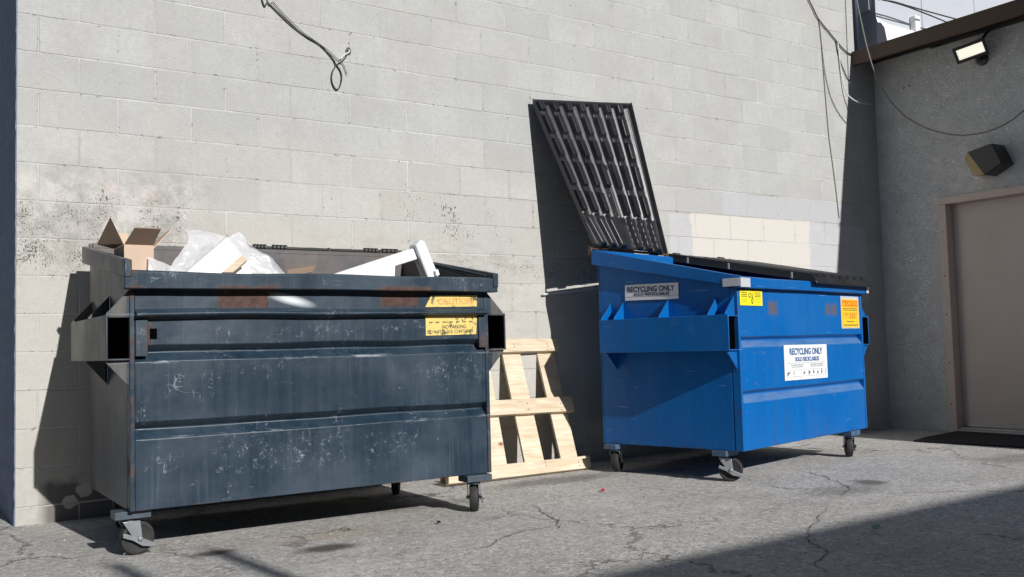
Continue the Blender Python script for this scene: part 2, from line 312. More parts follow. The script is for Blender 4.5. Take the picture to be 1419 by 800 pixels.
def mat_film():
    g = G('clear_plastic_film'); n = g.noise(9, 5, .6, dist=.8)
    g.out(g.mix(g.rng(n, .3, .7), (.74, .75, .78), (.9, .9, .92)), .28, g.noise(16, 5, .6, dist=1.), .35, .01)
    tr = g.n('ShaderNodeBsdfTransparent', [(1, 1, 1, 1)]); tl = g.n('ShaderNodeBsdfTranslucent', [(.85, .86, .9, 1)])
    a = g.n('ShaderNodeMixShader', [.35, g.b.outputs[0], tl.outputs[0]])
    b = g.n('ShaderNodeMixShader', [g.rng(n, .3, .7, .02, .22), a.outputs[0], tr.outputs[0]])
    o = [k for k in g.nt.nodes if k.type == 'OUTPUT_MATERIAL'][0]; g.nt.links.new(b.outputs[0], o.inputs[0]); return g.m
def mat_caution(name, base, wear):
    g = G(name); n = g.noise(28, 6, .72); e = g.noise(9, 5, .7)
    col = g.mix(g.rng(e, .35, .65), base, tuple(min(1, k*1.12) for k in base))
    col = g.mix(g.rng(n, .62-wear*.08, .66-wear*.06, 0, .92*min(1, wear*2)), col, (.045, .05, .055))
    return g.out(col, .5)
def mat_door():
    g = G('taupe_door_paint'); n = g.noise(3, 6, .6); s1 = g.noise(1., 6, .65, g.map((2, 2.4, 22)))
    col = g.mix(g.rng(n, .3, .7), (.54, .45, .395), (.60, .51, .455))
    sc_ = g.mul(g.rng(s1, .64, .66), g.mul(g.rng(g.z, .15, .5, 1., 0.), .8))
    col = g.mix(sc_, col, (.06, .05, .05))
    return g.out(col, .55, g.noise(14, 4), .08, .004)

M = dict(
    block=mat_block(), stucco=mat_stucco('grey_stucco', (.89, .875, .85)), asphalt=mat_asphalt(),
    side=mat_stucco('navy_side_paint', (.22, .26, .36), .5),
    dark=mat_dark_steel(), blue=mat_blue_steel(), lid=mat_plastic(), film=mat_film(), door=mat_door(),
    pine=mat_wood('new_pine', (.52, .40, .26), (.76, .67, .53)), oldwood=mat_wood('brown_wood', (.20, .12, .06), (.32, .2, .11)),
    rubber=plain('grey_rubber', (.022, .0225, .024), .75, .3), steel=plain('zinc_steel', (.30, .32, .345), .42, .25, 14, .15, Metallic=.55),
    rusty=plain('rusty_steel', (.12, .075, .05), .8, .5, 25, .4), black=plain('black_metal', (.014, .014, .016), .5, .3),
    dkmetal=plain('bronze_housing', (.035, .033, .032), .45, .25), card=plain('cardboard', (.55, .42, .32), .85, .1, 6, .2),
    carddark=plain('cardboard_shadow_side', (.27, .19, .135), .85, .12, 6, .2), white=plain('white_plastic', (.80, .81, .82), .4, .05, 6, .05),  # darker cardboard paints shade into the flaps; the brown scrap uses it too
    foam=plain('white_foam', (.86, .86, .85), .7, .03, 30, .15), trim=plain('brown_fascia', (.085, .052, .033), .65, .3, 5, .3),
    trimdk=plain('dark_soffit_board', (.035, .026, .02), .7, .3, 5, .3), frame=plain('door_frame_paint', (.58, .47, .41), .55, .15, 6, .15),
    alum=plain('aluminium_sill', (.45, .44, .43), .4, .2, 12, .1, Metallic=.5), darksheet=plain('black_sheet', (.012, .012, .013), .9, .4, 40, .4),
    membrane=plain('white_roof_membrane', (.80, .81, .83), .7, .06, 2, .2), panel=plain('pale_wall_panel', (.43, .455, .51), .6, .06, 1.2, .1),
    sign=plain('white_sticker', (.76, .77, .79), .45, .05, 20, .03), ink=plain('navy_ink', (.012, .035, .13), .5, .1),
    inkb=plain('blue_ink', (.02, .10, .30), .5, .1), inkg=plain('grey_ink', (.16, .17, .19), .6, .1), inkk=plain('black_ink', (.03, .028, .02), .6, .1),
    yellow=mat_caution('yellow_sticker', (.86, .72, .02), .05), amber=mat_caution('amber_sticker', (.86, .52, .02), .05),
    orange=plain('orange_ink', (.78, .15, .02), .5, .1), faded=mat_caution('faded_yellow_sticker', (.70, .52, .16), .95),
    fadeorange=plain('faded_orange_ink', (.72, .36, .10), .6, .2, 30), inkdim=plain('olive_ink', (.10, .10, .05), .6, .3, 40),
    pocketshade=plain('pocket_shade_black', (.006, .005, .0045), .95, .5, 20, .2, Specular_IOR_Level=.1),
    hub=plain('dark_hub', (.014, .014, .015), .6, .3, 30, .2), platedark=plain('slate_bracket_paint', (.05, .07, .09), .5, .4, 20, .3), plateblue=plain('blue_bracket_paint', (.06, .11, .19), .5, .5, 20, .3),
    tape=plain('reflective_tape', (.50, .53, .58), .35, .06), cable=plain('black_cable', (.02, .02, .022), .55, .2),
    wcable=plain('white_cable', (.62, .63, .65), .5, .1), gcable=plain('grey_cable', (.17, .165, .155), .6, .2),
    amberlens=plain('aged_lamp_lens', (.42, .30, .12), .3, .25, 12, .05), red=plain('red_scrap', (.45, .02, .05), .6), green=plain('green_scrap', (.02, .25, .17), .6),
    crack=plain('crack_dirt', (.085, .08, .076), .95, .4, 20, .3), plaster=mat_stucco('alley_plaster', (.20, .19, .18), .5),
)
lg = G('lit_lamp_glass'); lg.out((.9, .88, .8), .3); lg.set(lg.b.inputs['Emission Color'], (1., .96, .80)); lg.set(lg.b.inputs['Emission Strength'], .85); M['glow'] = lg.m
hl = G('painted_hole_shade'); M['hole'] = hl.out((.002, .002, .002), .95, Specular_IOR_Level=.0)

# ------------------------------------------------------------------ mesh helpers
class MB:
    def __init__(s): s.bm = bmesh.new()
    def poly(s, pts): 
        vs_ = [s.bm.verts.new(p) for p in pts]; return s.bm.faces.new(vs_)
    def hexa(s, a, b):
        """closed solid between two same-length polygons"""
        va = [s.bm.verts.new(p) for p in a]; vb = [s.bm.verts.new(p) for p in b]; n = len(a)
        s.bm.faces.new(va[::-1]); s.bm.faces.new(vb)
        for i in range(n): s.bm.faces.new((va[i], va[(i+1) % n], vb[(i+1) % n], vb[i]))
    def box(s, x0, x1, y0, y1, z0, z1):
        s.hexa([(x0, y0, z0), (x1, y0, z0), (x1, y1, z0), (x0, y1, z0)], [(x0, y0, z1), (x1, y0, z1), (x1, y1, z1), (x0, y1, z1)])
    def slab(s, pts, off):
        """polygon thickened by vector off"""
        o = Vector(off); s.hexa([Vector(p) for p in pts], [Vector(p)+o for p in pts])
    def tube(s, pts, r, n=8, closed=False):
        pts = [Vector(p) for p in pts]; rings = []
        up = Vector((.123, .3, 1)).normalized()
        for i, p in enumerate(pts):
            t = (pts[min(i+1, len(pts)-1)]-pts[max(i-1, 0)]).normalized()
            a = t.cross(up)
            if a.length < 1e-3: a = t.cross(Vector((1, 0, 0)))
            a.normalize(); b = t.cross(a)
            rr = r(i/(len(pts)-1)) if callable(r) else r
            rings.append([s.bm.verts.new(p+(a*math.cos(2*math.pi*k/n)+b*math.sin(2*math.pi*k/n))*rr) for k in range(n)])
        for i in range(len(rings)-1):
            for k in range(n): s.bm.faces.new((rings[i][k], rings[i][(k+1) % n], rings[i+1][(k+1) % n], rings[i+1][k]))
        s.bm.faces.new(rings[0][::-1]); s.bm.faces.new(rings[-1])
    def lathe(s, prof, c, ax, n=28):
        """profile of (radius, offset) turned round axis ax at c"""
        c = Vector(c); ax = Vector(ax).normalized(); a = ax.cross(Vector((0, 0, 1)))
        if a.length < 1e-3: a = Vector((1, 0, 0))
        a.normalize(); b = ax.cross(a); rings = []
        for r, o in prof:
            rings.append([s.bm.verts.new(c+ax*o+(a*math.cos(2*math.pi*k/n)+b*math.sin(2*math.pi*k/n))*r) for k in range(n)])
        for i in range(len(rings)-1):
            for k in range(n): s.bm.faces.new((rings[i][k], rings[i][(k+1) % n], rings[i+1][(k+1) % n], rings[i+1][k]))
        s.bm.faces.new(rings[0][::-1]); s.bm.faces.new(rings[-1])
    def extrude_u(s, prof, u0, u1, n=1, wob=0., seed=0):
        """closed (v,z) profile swept along x in n steps, with slight unevenness"""
        rings = []
        for i in range(n+1):
            u = u0+(u1-u0)*i/n
            ring = []
            for (v, z) in prof:
                dv = dz = 0
                if wob and v < .05:
                    dv = wob*mnoise.noise(Vector((u*2.7+seed, z*2.1, 3.1))); dz = wob*1.2*mnoise.noise(Vector((u*2.2+seed, z*9, 9.7)))*(1 if .3 < z else 0)
                ring.append(s.bm.verts.new((u, v+dv, z+dz)))
            rings.append(ring)
        k = len(prof)
        for i in range(n):
            for j in range(k): s.bm.faces.new((rings[i][j], rings[i+1][j], rings[i+1][(j+1) % k], rings[i][(j+1) % k]))
        s.bm.faces.new(rings[0]); s.bm.faces.new(rings[-1][::-1])
    def build(s, name, mat, parent=None, smooth=False, bevel=0., seg=2):
        bmesh.ops.recalc_face_normals(s.bm, faces=s.bm.faces)
        me = bpy.data.meshes.new(name); s.bm.to_mesh(me); s.bm.free()
        me.materials.append(mat)
        o = bpy.data.objects.new(name, me); COL.objects.link(o)
        if parent: o.parent = parent
        if smooth:
            for p in me.polygons: p.use_smooth = True
        if bevel:
            b = o.modifiers.new('bevel', 'BEVEL'); b.width = bevel; b.segments = seg; b.limit_method = 'ANGLE'; b.angle_limit = R(35)
            for p in me.polygons: p.use_smooth = True
            me.set_sharp_from_angle(angle=R(35)) if hasattr(me, 'set_sharp_from_angle') else None
        return o
def empty(name, loc, rz=0):
    o = bpy.data.objects.new(name, None); COL.objects.link(o); o.location = loc; o.rotation_euler = (0, 0, rz); o.empty_display_size = .1; return o
def tag(o, label, cat, group=None):
    o['label'] = label; o['category'] = cat
    if group: o['group'] = group
    return o
def struct(o): o['kind'] = 'structure'; return o
def smoothpath(pts, n=8):
    pts = [Vector(p) for p in pts]; out = []
    for i in range(len(pts)-1):
        p0, p1, p2, p3 = pts[max(i-1, 0)], pts[i], pts[i+1], pts[min(i+2, len(pts)-1)]
        for k in range(n):
            t = k/n; out.append(.5*((2*p1)+(p2-p0)*t+(2*p0-5*p1+4*p2-p3)*t*t+(3*p1-p0-3*p2+p3)*t**3))
    out.append(pts[-1]); return out
def lettering(name, txt, mat, parent, ex, ey, en, org, w_, h_, bold=.018):
    """text mesh fitted into a w x h box whose lower-left corner is org, axes ex/ey, standing proud along en"""
    cu = bpy.data.curves.new(name, 'FONT'); cu.body = txt; cu.size = 1; cu.offset = bold; cu.extrude = 0; cu.resolution_u = 3
    to = bpy.data.objects.new(name, cu); me = bpy.data.meshes.new_from_object(to)
    bpy.data.objects.remove(to); bpy.data.curves.remove(cu)
    xs = [v.co.x for v in me.vertices]; ys = [v.co.y for v in me.vertices]
    x0, x1, y0, y1 = min(xs), max(xs), min(ys), max(ys)
    ex, ey, en, org = Vector(ex), Vector(ey), Vector(en), Vector(org)
    for v in me.vertices: v.co = org+ex*((v.co.x-x0)/(x1-x0)*w_)+ey*((v.co.y-y0)/(y1-y0)*h_)+en*.0008
    me.name = name; me.materials.append(mat); o = bpy.data.objects.new(name, me); COL.objects.link(o); o.parent = parent; return o
class Plate:
    """flat label on a surface: local 2D frame"""
    def __init__(s, org, ex, ey, en): s.o, s.ex, s.ey, s.en = Vector(org), Vector(ex).normalized(), Vector(ey).normalized(), Vector(en).normalized()
    def p(s, x, y, h=0): return s.o+s.ex*x+s.ey*y+s.en*h
    def quad(s, mb, x0, x1, y0, y1, h0, h1): mb.hexa([s.p(x0, y0, h0), s.p(x1, y0, h0), s.p(x1, y1, h0), s.p(x0, y1, h0)], [s.p(x0, y0, h1), s.p(x1, y0, h1), s.p(x1, y1, h1), s.p(x0, y1, h1)])
    def text(s, name, t, mat, par, x, y, w_, h_, bold=.018, h=.002): return lettering(name, t, mat, par, s.ex, s.ey, s.en, s.p(x, y, h), w_, h_, bold)

# ------------------------------------------------------------------ setting
mb = MB(); mb.poly([(-250, -250, 0), (250, -250, 0), (250, 250, 0), (-250, 250, 0)]); struct(mb.build('ground', M['asphalt']))

# block building: front wall with its navy side face on the left
blk = empty('block_building', (3.6, 0, 0)); tag(blk, 'tall painted concrete block wall behind both dumpsters, pale grey with navy side', 'building')
mb = MB(); mb.slab([(x-3.6, 0, z) for x, z in ((0, -.3), (7.449, -.3), (7.449, 3.55), (7.17, 3.55), (7.17, 4.45), (0, 4.45))], (0, .2, 0))
wl = mb.build('block_wall', M['block'], blk); wl.location = (0, 0, 0)
# mesh is kept in world metres for the coursing
for v in wl.data.vertices: v.co.x += 3.6
wl.location.x = -3.6
mb = MB()
# ragged painted corner: the side face sits 3 mm proud of the wall end
lean = [(0.012, -.3), (0.0, 1.2), (-.012, 3.0), (-.03, 6.6)]
prev = None
zs = [-.3+.035*i for i in range(136)]
ed = []
for z in zs:
    x = -.002+.004*mnoise.noise(Vector((z*21, 1, 2)))+.003*mnoise.noise(Vector((z*70, 5, 2)))
    ed.append((x, z))
for (xa, za), (xb, zb) in zip(ed[:-1], ed[1:]):
    mb.hexa([(xa-.004, .003, za), (.05, .003, za), (.05, 9, za), (xa-.004, 9, za)], [(xb-.004, .003, zb), (.05, .003, zb), (.05, 9, zb), (xb-.004, 9, zb)])
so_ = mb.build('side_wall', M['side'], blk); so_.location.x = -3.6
bmx = MB(); bmx.box(.01, 7.16, .203, 9, 4.2, 4.44); o = bmx.build('roof', M['membrane'], blk); o.location.x = -3.6

# stucco building on the right
stu = empty('stucco_building', (7.45, -1.2, 0)); tag(stu, 'low grey stucco building with brown roof edge, door and lamps at the right', 'building')
S = lambda x, y, z: (x-7.45, y+1.2, z)
def sbox(mb, x0, x1, y0, y1, z0, z1): mb.box(x0-7.45, x1-7.45, y0+1.2, y1+1.2, z0, z1)
DY0, DY1, DZ = -.69, -1.62, 2.045
mb = MB()
sbox(mb, 7.45, 7.65, DY0+.083, .19, -.3, 3.544)
sbox(mb, 7.45, 7.65, DY1-.083, DY0+.083, 2.115, 3.50)
sbox(mb, 7.45, 7.65, -9.4, DY1-.083, -.3, 3.544)
sbox(mb, 7.651, 13, -9.4, -9.2, -.3, 3.544)
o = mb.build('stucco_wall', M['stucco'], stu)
mb = MB(); sbox(mb, 7.12, 7.16, -9.7, -.006, 3.455, 3.59); sbox(mb, 7.1605, 13, -9.7, -.006, 3.56, 3.588)
mb.build('fascia', M['trim'], stu, bevel=.004)
mb = MB(); sbox(mb, 7.1605, 7.60, -9.6, -.008, 3.546, 3.556); sbox(mb, 7.41, 7.449, -9.4, -.010, 3.515, 3.5445)
mb.build('soffit', M['trimdk'], stu, bevel=.003)
# door with frame
mb = MB()
sbox(mb, 7.425, 7.60, DY0+.002, DY0+.08, -.02, 2.045)
sbox(mb, 7.425, 7.60, DY1-.08, DY1-.002, -.02, 2.045)
sbox(mb, 7.425, 7.60, DY1-.08, DY0+.08, 2.047, 2.113)
mb.build('door_frame', M['frame'], stu, bevel=.004)
mb = MB(); sbox(mb, 7.53, 7.575, DY1, DY0, .045, DZ); dr = mb.build('door', M['door'], stu, bevel=.003)
mb = MB(); sbox(mb, 7.524, 7.529, DY1+.01, DY0-.01, .05, .085); mb.build('door_sweep', M['alum'], dr)
mb = MB(); mb.lathe([(.028, 0), (.028, .012), (.012, .014), (.012, .05), (.027, .052), (.03, .075), (.02, .09)], S(7.529, DY1+.07, 1.0), (-1, 0, 0), 20); mb.build('handle', M['alum'], dr, smooth=True)
mb = MB(); sbox(mb, 7.40, 7.60, DY1, DY0, .002, .028); sbox(mb, 7.46, 7.52, DY1, DY0, .029, .043); mb.build('threshold', M['alum'], stu, bevel=.003)
for y_, z_ in ((DY0+.045, .25), (DY0+.045, .62), (DY0+.045, 1.05), (DY0+.045, 1.4), (DY0+.045, 1.8)):
    mb = MB(); mb.lathe([(.007, 0), (.006, .003)], S(7.424, y_, z_), (-1, 0, 0), 8); mb.build('frame_screw', M['black'], stu)
# thin black sheet in front of the door
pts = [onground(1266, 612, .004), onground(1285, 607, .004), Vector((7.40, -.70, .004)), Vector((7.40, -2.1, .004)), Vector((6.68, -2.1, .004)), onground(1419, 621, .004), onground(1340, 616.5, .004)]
mb = MB(); mb.slab(pts, (0, 0, .012)); tag(mb.build('door_sheet', M['darksheet'], None, bevel=.003), 'thin black sheet on the asphalt before the taupe door', 'mat')  # plain black sheet on the dark strip, not known to be a mat

# floodlight (lit) on the stucco wall
FL = onstucco(1362, 83); fl = empty('floodlight', FL); tag(fl, 'lit floodlight in dark housing on stucco wall below roof edge', 'lamp')
mb = MB(); mb.lathe([(.052, 0), (.052, .022), (.03, .028)], (0, 0, 0), (-1, 0, 0), 24); mb.lathe([(.02, .02), (.02, .1)], (0, 0, 0), (-1, .15, .25), 14)
mb.tube([(-.10, .0, .0), (-.12, .03, .03), (-.11, .05, .07)], .012, 8); mb.build('mount', M['dkmetal'], fl, smooth=False, bevel=.002)
hd = bpy.data.objects.new('housing', None)
def flood_frame():
    nrm = Vector((-.80, -.30, -.50)).normalized(); right = Vector((0, -1, 0)); right = (right-nrm*right.dot(nrm)).normalized(); up = nrm.cross(right); up = -up if up.z < 0 else up
    c = Vector((-.15, .02, .062)); return nrm, right, up, c
fn, fr_, fu, fc = flood_frame()
mb = MB(); F = lambda a, b, d: fc+fr_*a*.88+fu*b*.86+fn*d
mb.hexa([F(-.15, -.085, 0), F(.15, -.085, 0), F(.15, .085, 0), F(-.15, .085, 0)], [F(-.125, -.06, -.05), F(.125, -.06, -.05), F(.125, .06, -.05), F(-.125, .06, -.05)])
for a0, a1, b0, b1 in ((-.15, .15, .055, .085), (-.15, .15, -.085, -.055), (-.15, -.125, -.0548, .0548), (.125, .15, -.0548, .0548)):
    mb.hexa([F(a0, b0, .0005), F(a1, b0, .0005), F(a1, b1, .0005), F(a0, b1, .0005)], [F(a0, b0, .018), F(a1, b0, .018), F(a1, b1, .018), F(a0, b1, .018)])
hs = mb.build('housing', M['dkmetal'], fl, bevel=.003)
mb = MB(); mb.hexa([F(-.122, -.052, .002), F(.122, -.052, .002), F(.122, .052, .002), F(-.122, .052, .002)], [F(-.122, -.052, .008), F(.122, -.052, .008), F(.122, .052, .008), F(-.122, .052, .008)])
mb.build('glass', M['glow'], hs)
bpy.data.objects.remove(hd)
# box wall lamp
WLp = onstucco(1366, 220); wlm = empty('wall_lamp', WLp); tag(wlm, 'unlit boxy wall lamp with yellowed lens above the taupe door', 'lamp')
q = [onstucco(x, y, 7.27)-WLp for x, y in ((1340, 211), (1374, 198.5), (1388, 226), (1364, 243))]
mb = MB(); mb.hexa(q, [Vector((0, p.y*1.04, p.z*1.0+.0)) for p in q]); hsg = mb.build('housing', M['dkmetal'], wlm, bevel=.006)
ql = [onstucco(x, y, 7.33)-WLp for x, y in ((1340, 212), (1352, 214), (1364, 242.5), (1348, 243), (1336, 220))]
mb = MB(); mb.hexa(ql, [Vector((-.02, p.y, p.z)) for p in ql]); mb.build('lens', M['amberlens'], wlm, bevel=.004)

# white building above the low roof
wc = onwall(1214, 30, .05)
whb = empty('white_building', (wc.x, .05, 0)); tag(whb, 'white panelled upper wall rising behind the brown roof edge', 'building')
px = [onwall(1277, 10, .05).x-wc.x, onwall(1350, 10, .05).x-wc.x]
mb = MB(); e = [0]+px+[px[1]+1.2, px[1]+2.6]
for a, b in zip(e[:-1], e[1:]): mb.box(a+(.004 if a else 0), b-.004, 0, .06, 3.60, 5.2)
mb.box(.02, e[-1], .061, 5, 3.60, 5.18)
mb.build('panel_wall', M['panel'], whb, bevel=.003)
mb = MB(); mb.box(-.012, .045, .065, 5, 4.12, 5.19); mb.build('return_wall', plain('grey_return_paint', (.58, .61, .66), .7, .08), whb)
mb = MB()
prof = [(-.002, 3.975), (-.02, 3.968), (-.05, 3.96), (-.09, 3.90), (-.12, 3.72), (-.002, 3.72)]
n = 22; rings = []
L_ = e[-1]
for i in range(n+1):
    x = .0+L_*i/n; top = 3.975+.03*mnoise.noise(Vector((x*3, 1, 1)))+.13*max(0, (x-.55)/.4 if x < .95 else 1)+.05*math.exp(-(x/.12)**2)
    rings.append([mb.bm.verts.new((x, v, z if k else top)) for k, (v, z) in enumerate(prof)])
for i in range(n):
    for j in range(len(prof)): mb.bm.faces.new((rings[i][j], rings[i+1][j], rings[i+1][(j+1) % 6], rings[i][(j+1) % 6]))
mb.bm.faces.new(rings[0]); mb.bm.faces.new(rings[-1][::-1])
mb.build('roof_upstand', M['membrane'], whb, smooth=False)
p0 = onwall(1274, 32, -.03)-Vector((wc.x, .05, 0)); mb = MB(); mb.box(p0.x-.045, p0.x+.035, -.07, -.003, p0.z-.12, p0.z+.08); mb.build('vent_cover', M['membrane'], whb, bevel=.01)
# dark tube painted as the shaded gap at the end of the block wall
mb = MB(); mb.tube([(7.205, -.005, 3.592), (7.205, -.005, 4.2), (7.205, -.005, 4.9)], .026, 14); tag(mb.build('gap_shade', plain('gap_shade_blue', (.03, .04, .075), .5), None, smooth=True), 'dark blue upright painted as the shaded gap at the right end of the block wall', 'pipe')

# building across the alley (behind the camera) that throws the foreground shade
alley = empty('alley_building', (2, -10.66, 0)); tag(alley, 'plain plaster building across the alley behind the camera', 'building'); alley.rotation_euler.z = R(2.0)
mb = MB(); mb.box(-14, 16, -8, 0, -.2, 3.98); mb.build('wall', M['plaster'], alley)
mb = MB(); mb.box(-14.05, 16.05, -8.05, .05, 3.985, 4.07); mb.build('parapet_cap', M['trim'], alley)
for nm, bx_, lab in (('sky_blocker', (-30, 34, -46, -34, -.2, 15.5), 'unseen long plain block added behind the camera to cut sky light'),):  # unseen block added to hold back low sky light
    b_ = empty(nm, ((bx_[0]+bx_[1])/2, (bx_[2]+bx_[3])/2, 0)); tag(b_, lab, 'building'); hx, hy = (bx_[1]-bx_[0])/2, (bx_[3]-bx_[2])/2
    mb = MB(); mb.box(-hx, hx, -hy, hy, bx_[4], bx_[5]); mb.build('wall', M['plaster'], b_)
    mb = MB(); mb.box(-hx-.05, hx+.05, -hy-.05, hy+.05, bx_[5]+.003, bx_[5]+.15); mb.build('parapet_cap', M['trim'], b_)  # top of the added unseen block
for i, (gx, gy) in enumerate(((.225, -1.33), (.645, -1.32))):
    t = 1.0; zt = 4.9
    X, Y = gx+SUN.x/SUN.z*zt, gy+SUN.y/SUN.z*zt
    v = empty('vent_pipe', (X, Y, 4.06)); tag(v, ('thin roof pipe on the alley building, nearer the left', 'thin roof pipe on the alley building, right of its twin')[i], 'pipe', 'roof pipes across the alley')
    mb = MB(); mb.tube([(0, 0, 0), (0, 0, zt-4.06)], .04, 12); mb.build('pipe', M['gcable'], v, smooth=True)
    mb = MB(); mb.lathe([(.09, 0), (.05, .04)], (0, 0, .009), (0, 0, 1), 16); mb.build('flashing', M['steel'], v)

# pavement cracks: jagged strips of dirt-filled opening
def crack(pts, w0, seed):
    rnd = random.Random(seed); P = smoothpath([onground(*p) for p in pts], 30); mb = MB(); L = []; Rr = []
    for i, p in enumerate(P):
        t = (P[min(i+1, len(P)-1)]-P[max(i-1, 0)]).normalized(); nn = Vector((-t.y, t.x, 0))
        q0 = p*7+Vector((seed*3.1, 0, 0)); j = nn*(.022*mnoise.noise(q0)+.012*mnoise.noise(q0*3.3)+rnd.uniform(-.002, .002)); wd = w0*.33*(.25+1.3*abs(mnoise.noise(q0*2.1+Vector((0, 5, 0))))+.35*rnd.random())*math.sin(math.pi*min(1, max(.06, (i+.5)/len(P))))**.5
        q = p+j; L.append(mb.bm.verts.new((q.x+nn.x*wd, q.y+nn.y*wd, .004))); Rr.append(mb.bm.verts.new((q.x-nn.x*wd, q.y-nn.y*wd, .004)))
    for i in range(len(P)-1): mb.bm.faces.new((L[i], L[i+1], Rr[i+1], Rr[i]))
    struct(mb.build('pavement_crack', M['crack']))
for k, (pts, wd) in enumerate((
    ([(865, 672), (905, 678), (950, 683), (1000, 691), (1055, 690), (1110, 687)], .008),
    ([(1097, 651), (1130, 658), (1160, 668), (1178, 678), (1165, 688)], .014),
    ([(736, 700), (755, 712), (770, 722), (772, 735)], .012),
    ([(640, 760), (670, 760), (700, 745), (740, 735), (775, 728)], .010),
    ([(1310, 621), (1322, 626), (1332, 632), (1375, 637), (1419, 640)], .010),
    ([(1180, 633), (1240, 634), (1300, 633), (1345, 634)], .006),
    ([(1080, 697), (1110, 699), (1150, 700)], .006),
    ([(1178, 663), (1250, 664), (1330, 668), (1419, 667)], .006),
    ([(1150, 700), (1130, 725), (1118, 745), (1140, 765), (1130, 785), (1165, 800)], .010),
    ([(1129, 727), (1180, 724), (1260, 726), (1340, 724), (1419, 725)], .006),
    ([(1010, 742), (1080, 742), (1130, 744)], .005),
)): crack(pts, wd, k)

# ------------------------------------------------------------------ dumpsters
def caster(parent, u, v, heading, z0, brake=True, pmat=None):
    """swivel caster: bracket and fork, with wheel and brake lever as sub-parts; heading = rolling direction"""
    h = Vector((math.cos(heading), math.sin(heading), 0)); a = Vector((-h.y, h.x, 0)); c = Vector((u, v, .075))
    piv = c-h*.035; piv.z = 0
    mb = MB()
    mb.box(piv.x-.065, piv.x+.085, piv.y-.05, piv.y+.05, z0-.036, z0-.002)
    mb.lathe([(.032, 0), (.034, .008), (.026, .014)], (piv.x, piv.y, z0-.052), (0, 0, 1), 20)
    cs = mb.build('caster', pmat, parent, bevel=.002); mb = MB()
    for sgn in (-1, 1):
        o = a*(sgn*.031); top = Vector((piv.x, piv.y, z0-.048))
        quad = [top-h*.036+o, top+h*.04+o, c+h*.016+Vector((0, 0, -.012))+o, c-h*.016+Vector((0, 0, -.012))+o]
        mb.slab(quad, a*(.004*sgn))
    mb.tube([c-a*.043, c+a*.043], .009, 8)
    mb.build('fork', M['steel'], cs, bevel=.002)
    mb = MB(); r = .075
    mb.lathe([(r*.70, -.020), (r*.80, -.024), (r*.95, -.021), (r, -.010), (r, .010), (r*.95, .021), (r*.80, .024), (r*.70, .020)], c, a, 36)
    wh = mb.build('wheel', M['rubber'], cs, smooth=True)
    wh.data.set_sharp_from_angle(angle=R(40))
    mb = MB(); mb.lathe([(.022, -.026), (.024, -.008), (r*.70, -.004), (r*.70, .004), (.024, .008), (.022, .026)], c, a, 30); mb.build('hub', M['hub'], cs)
    if brake:
        mb = MB(); f = -a if (-a).y < 0 or (abs(a.y) < .2 and a.x > 0) else a
        o = f*.040
        d1 = Vector((0, 0, 1))
        p = [c-h*.070+d1*.030+o, c-h*.020+d1*.012+o, c+h*.02-d1*.004+o, c+h*.072-d1*.030+o, c+h*.062-d1*.044+o, c+h*.01-d1*.034+o, c-h*.030-d1*.006+o, c-h*.074+d1*.012+o]
        mb.slab(p, f*.006)
        mb.lathe([(.013, 0), (.013, .012), (.008, .016)], c+o, f, 6)
        mb.build('brake_lever', M['steel'], cs, bevel=.0015)
    return cs

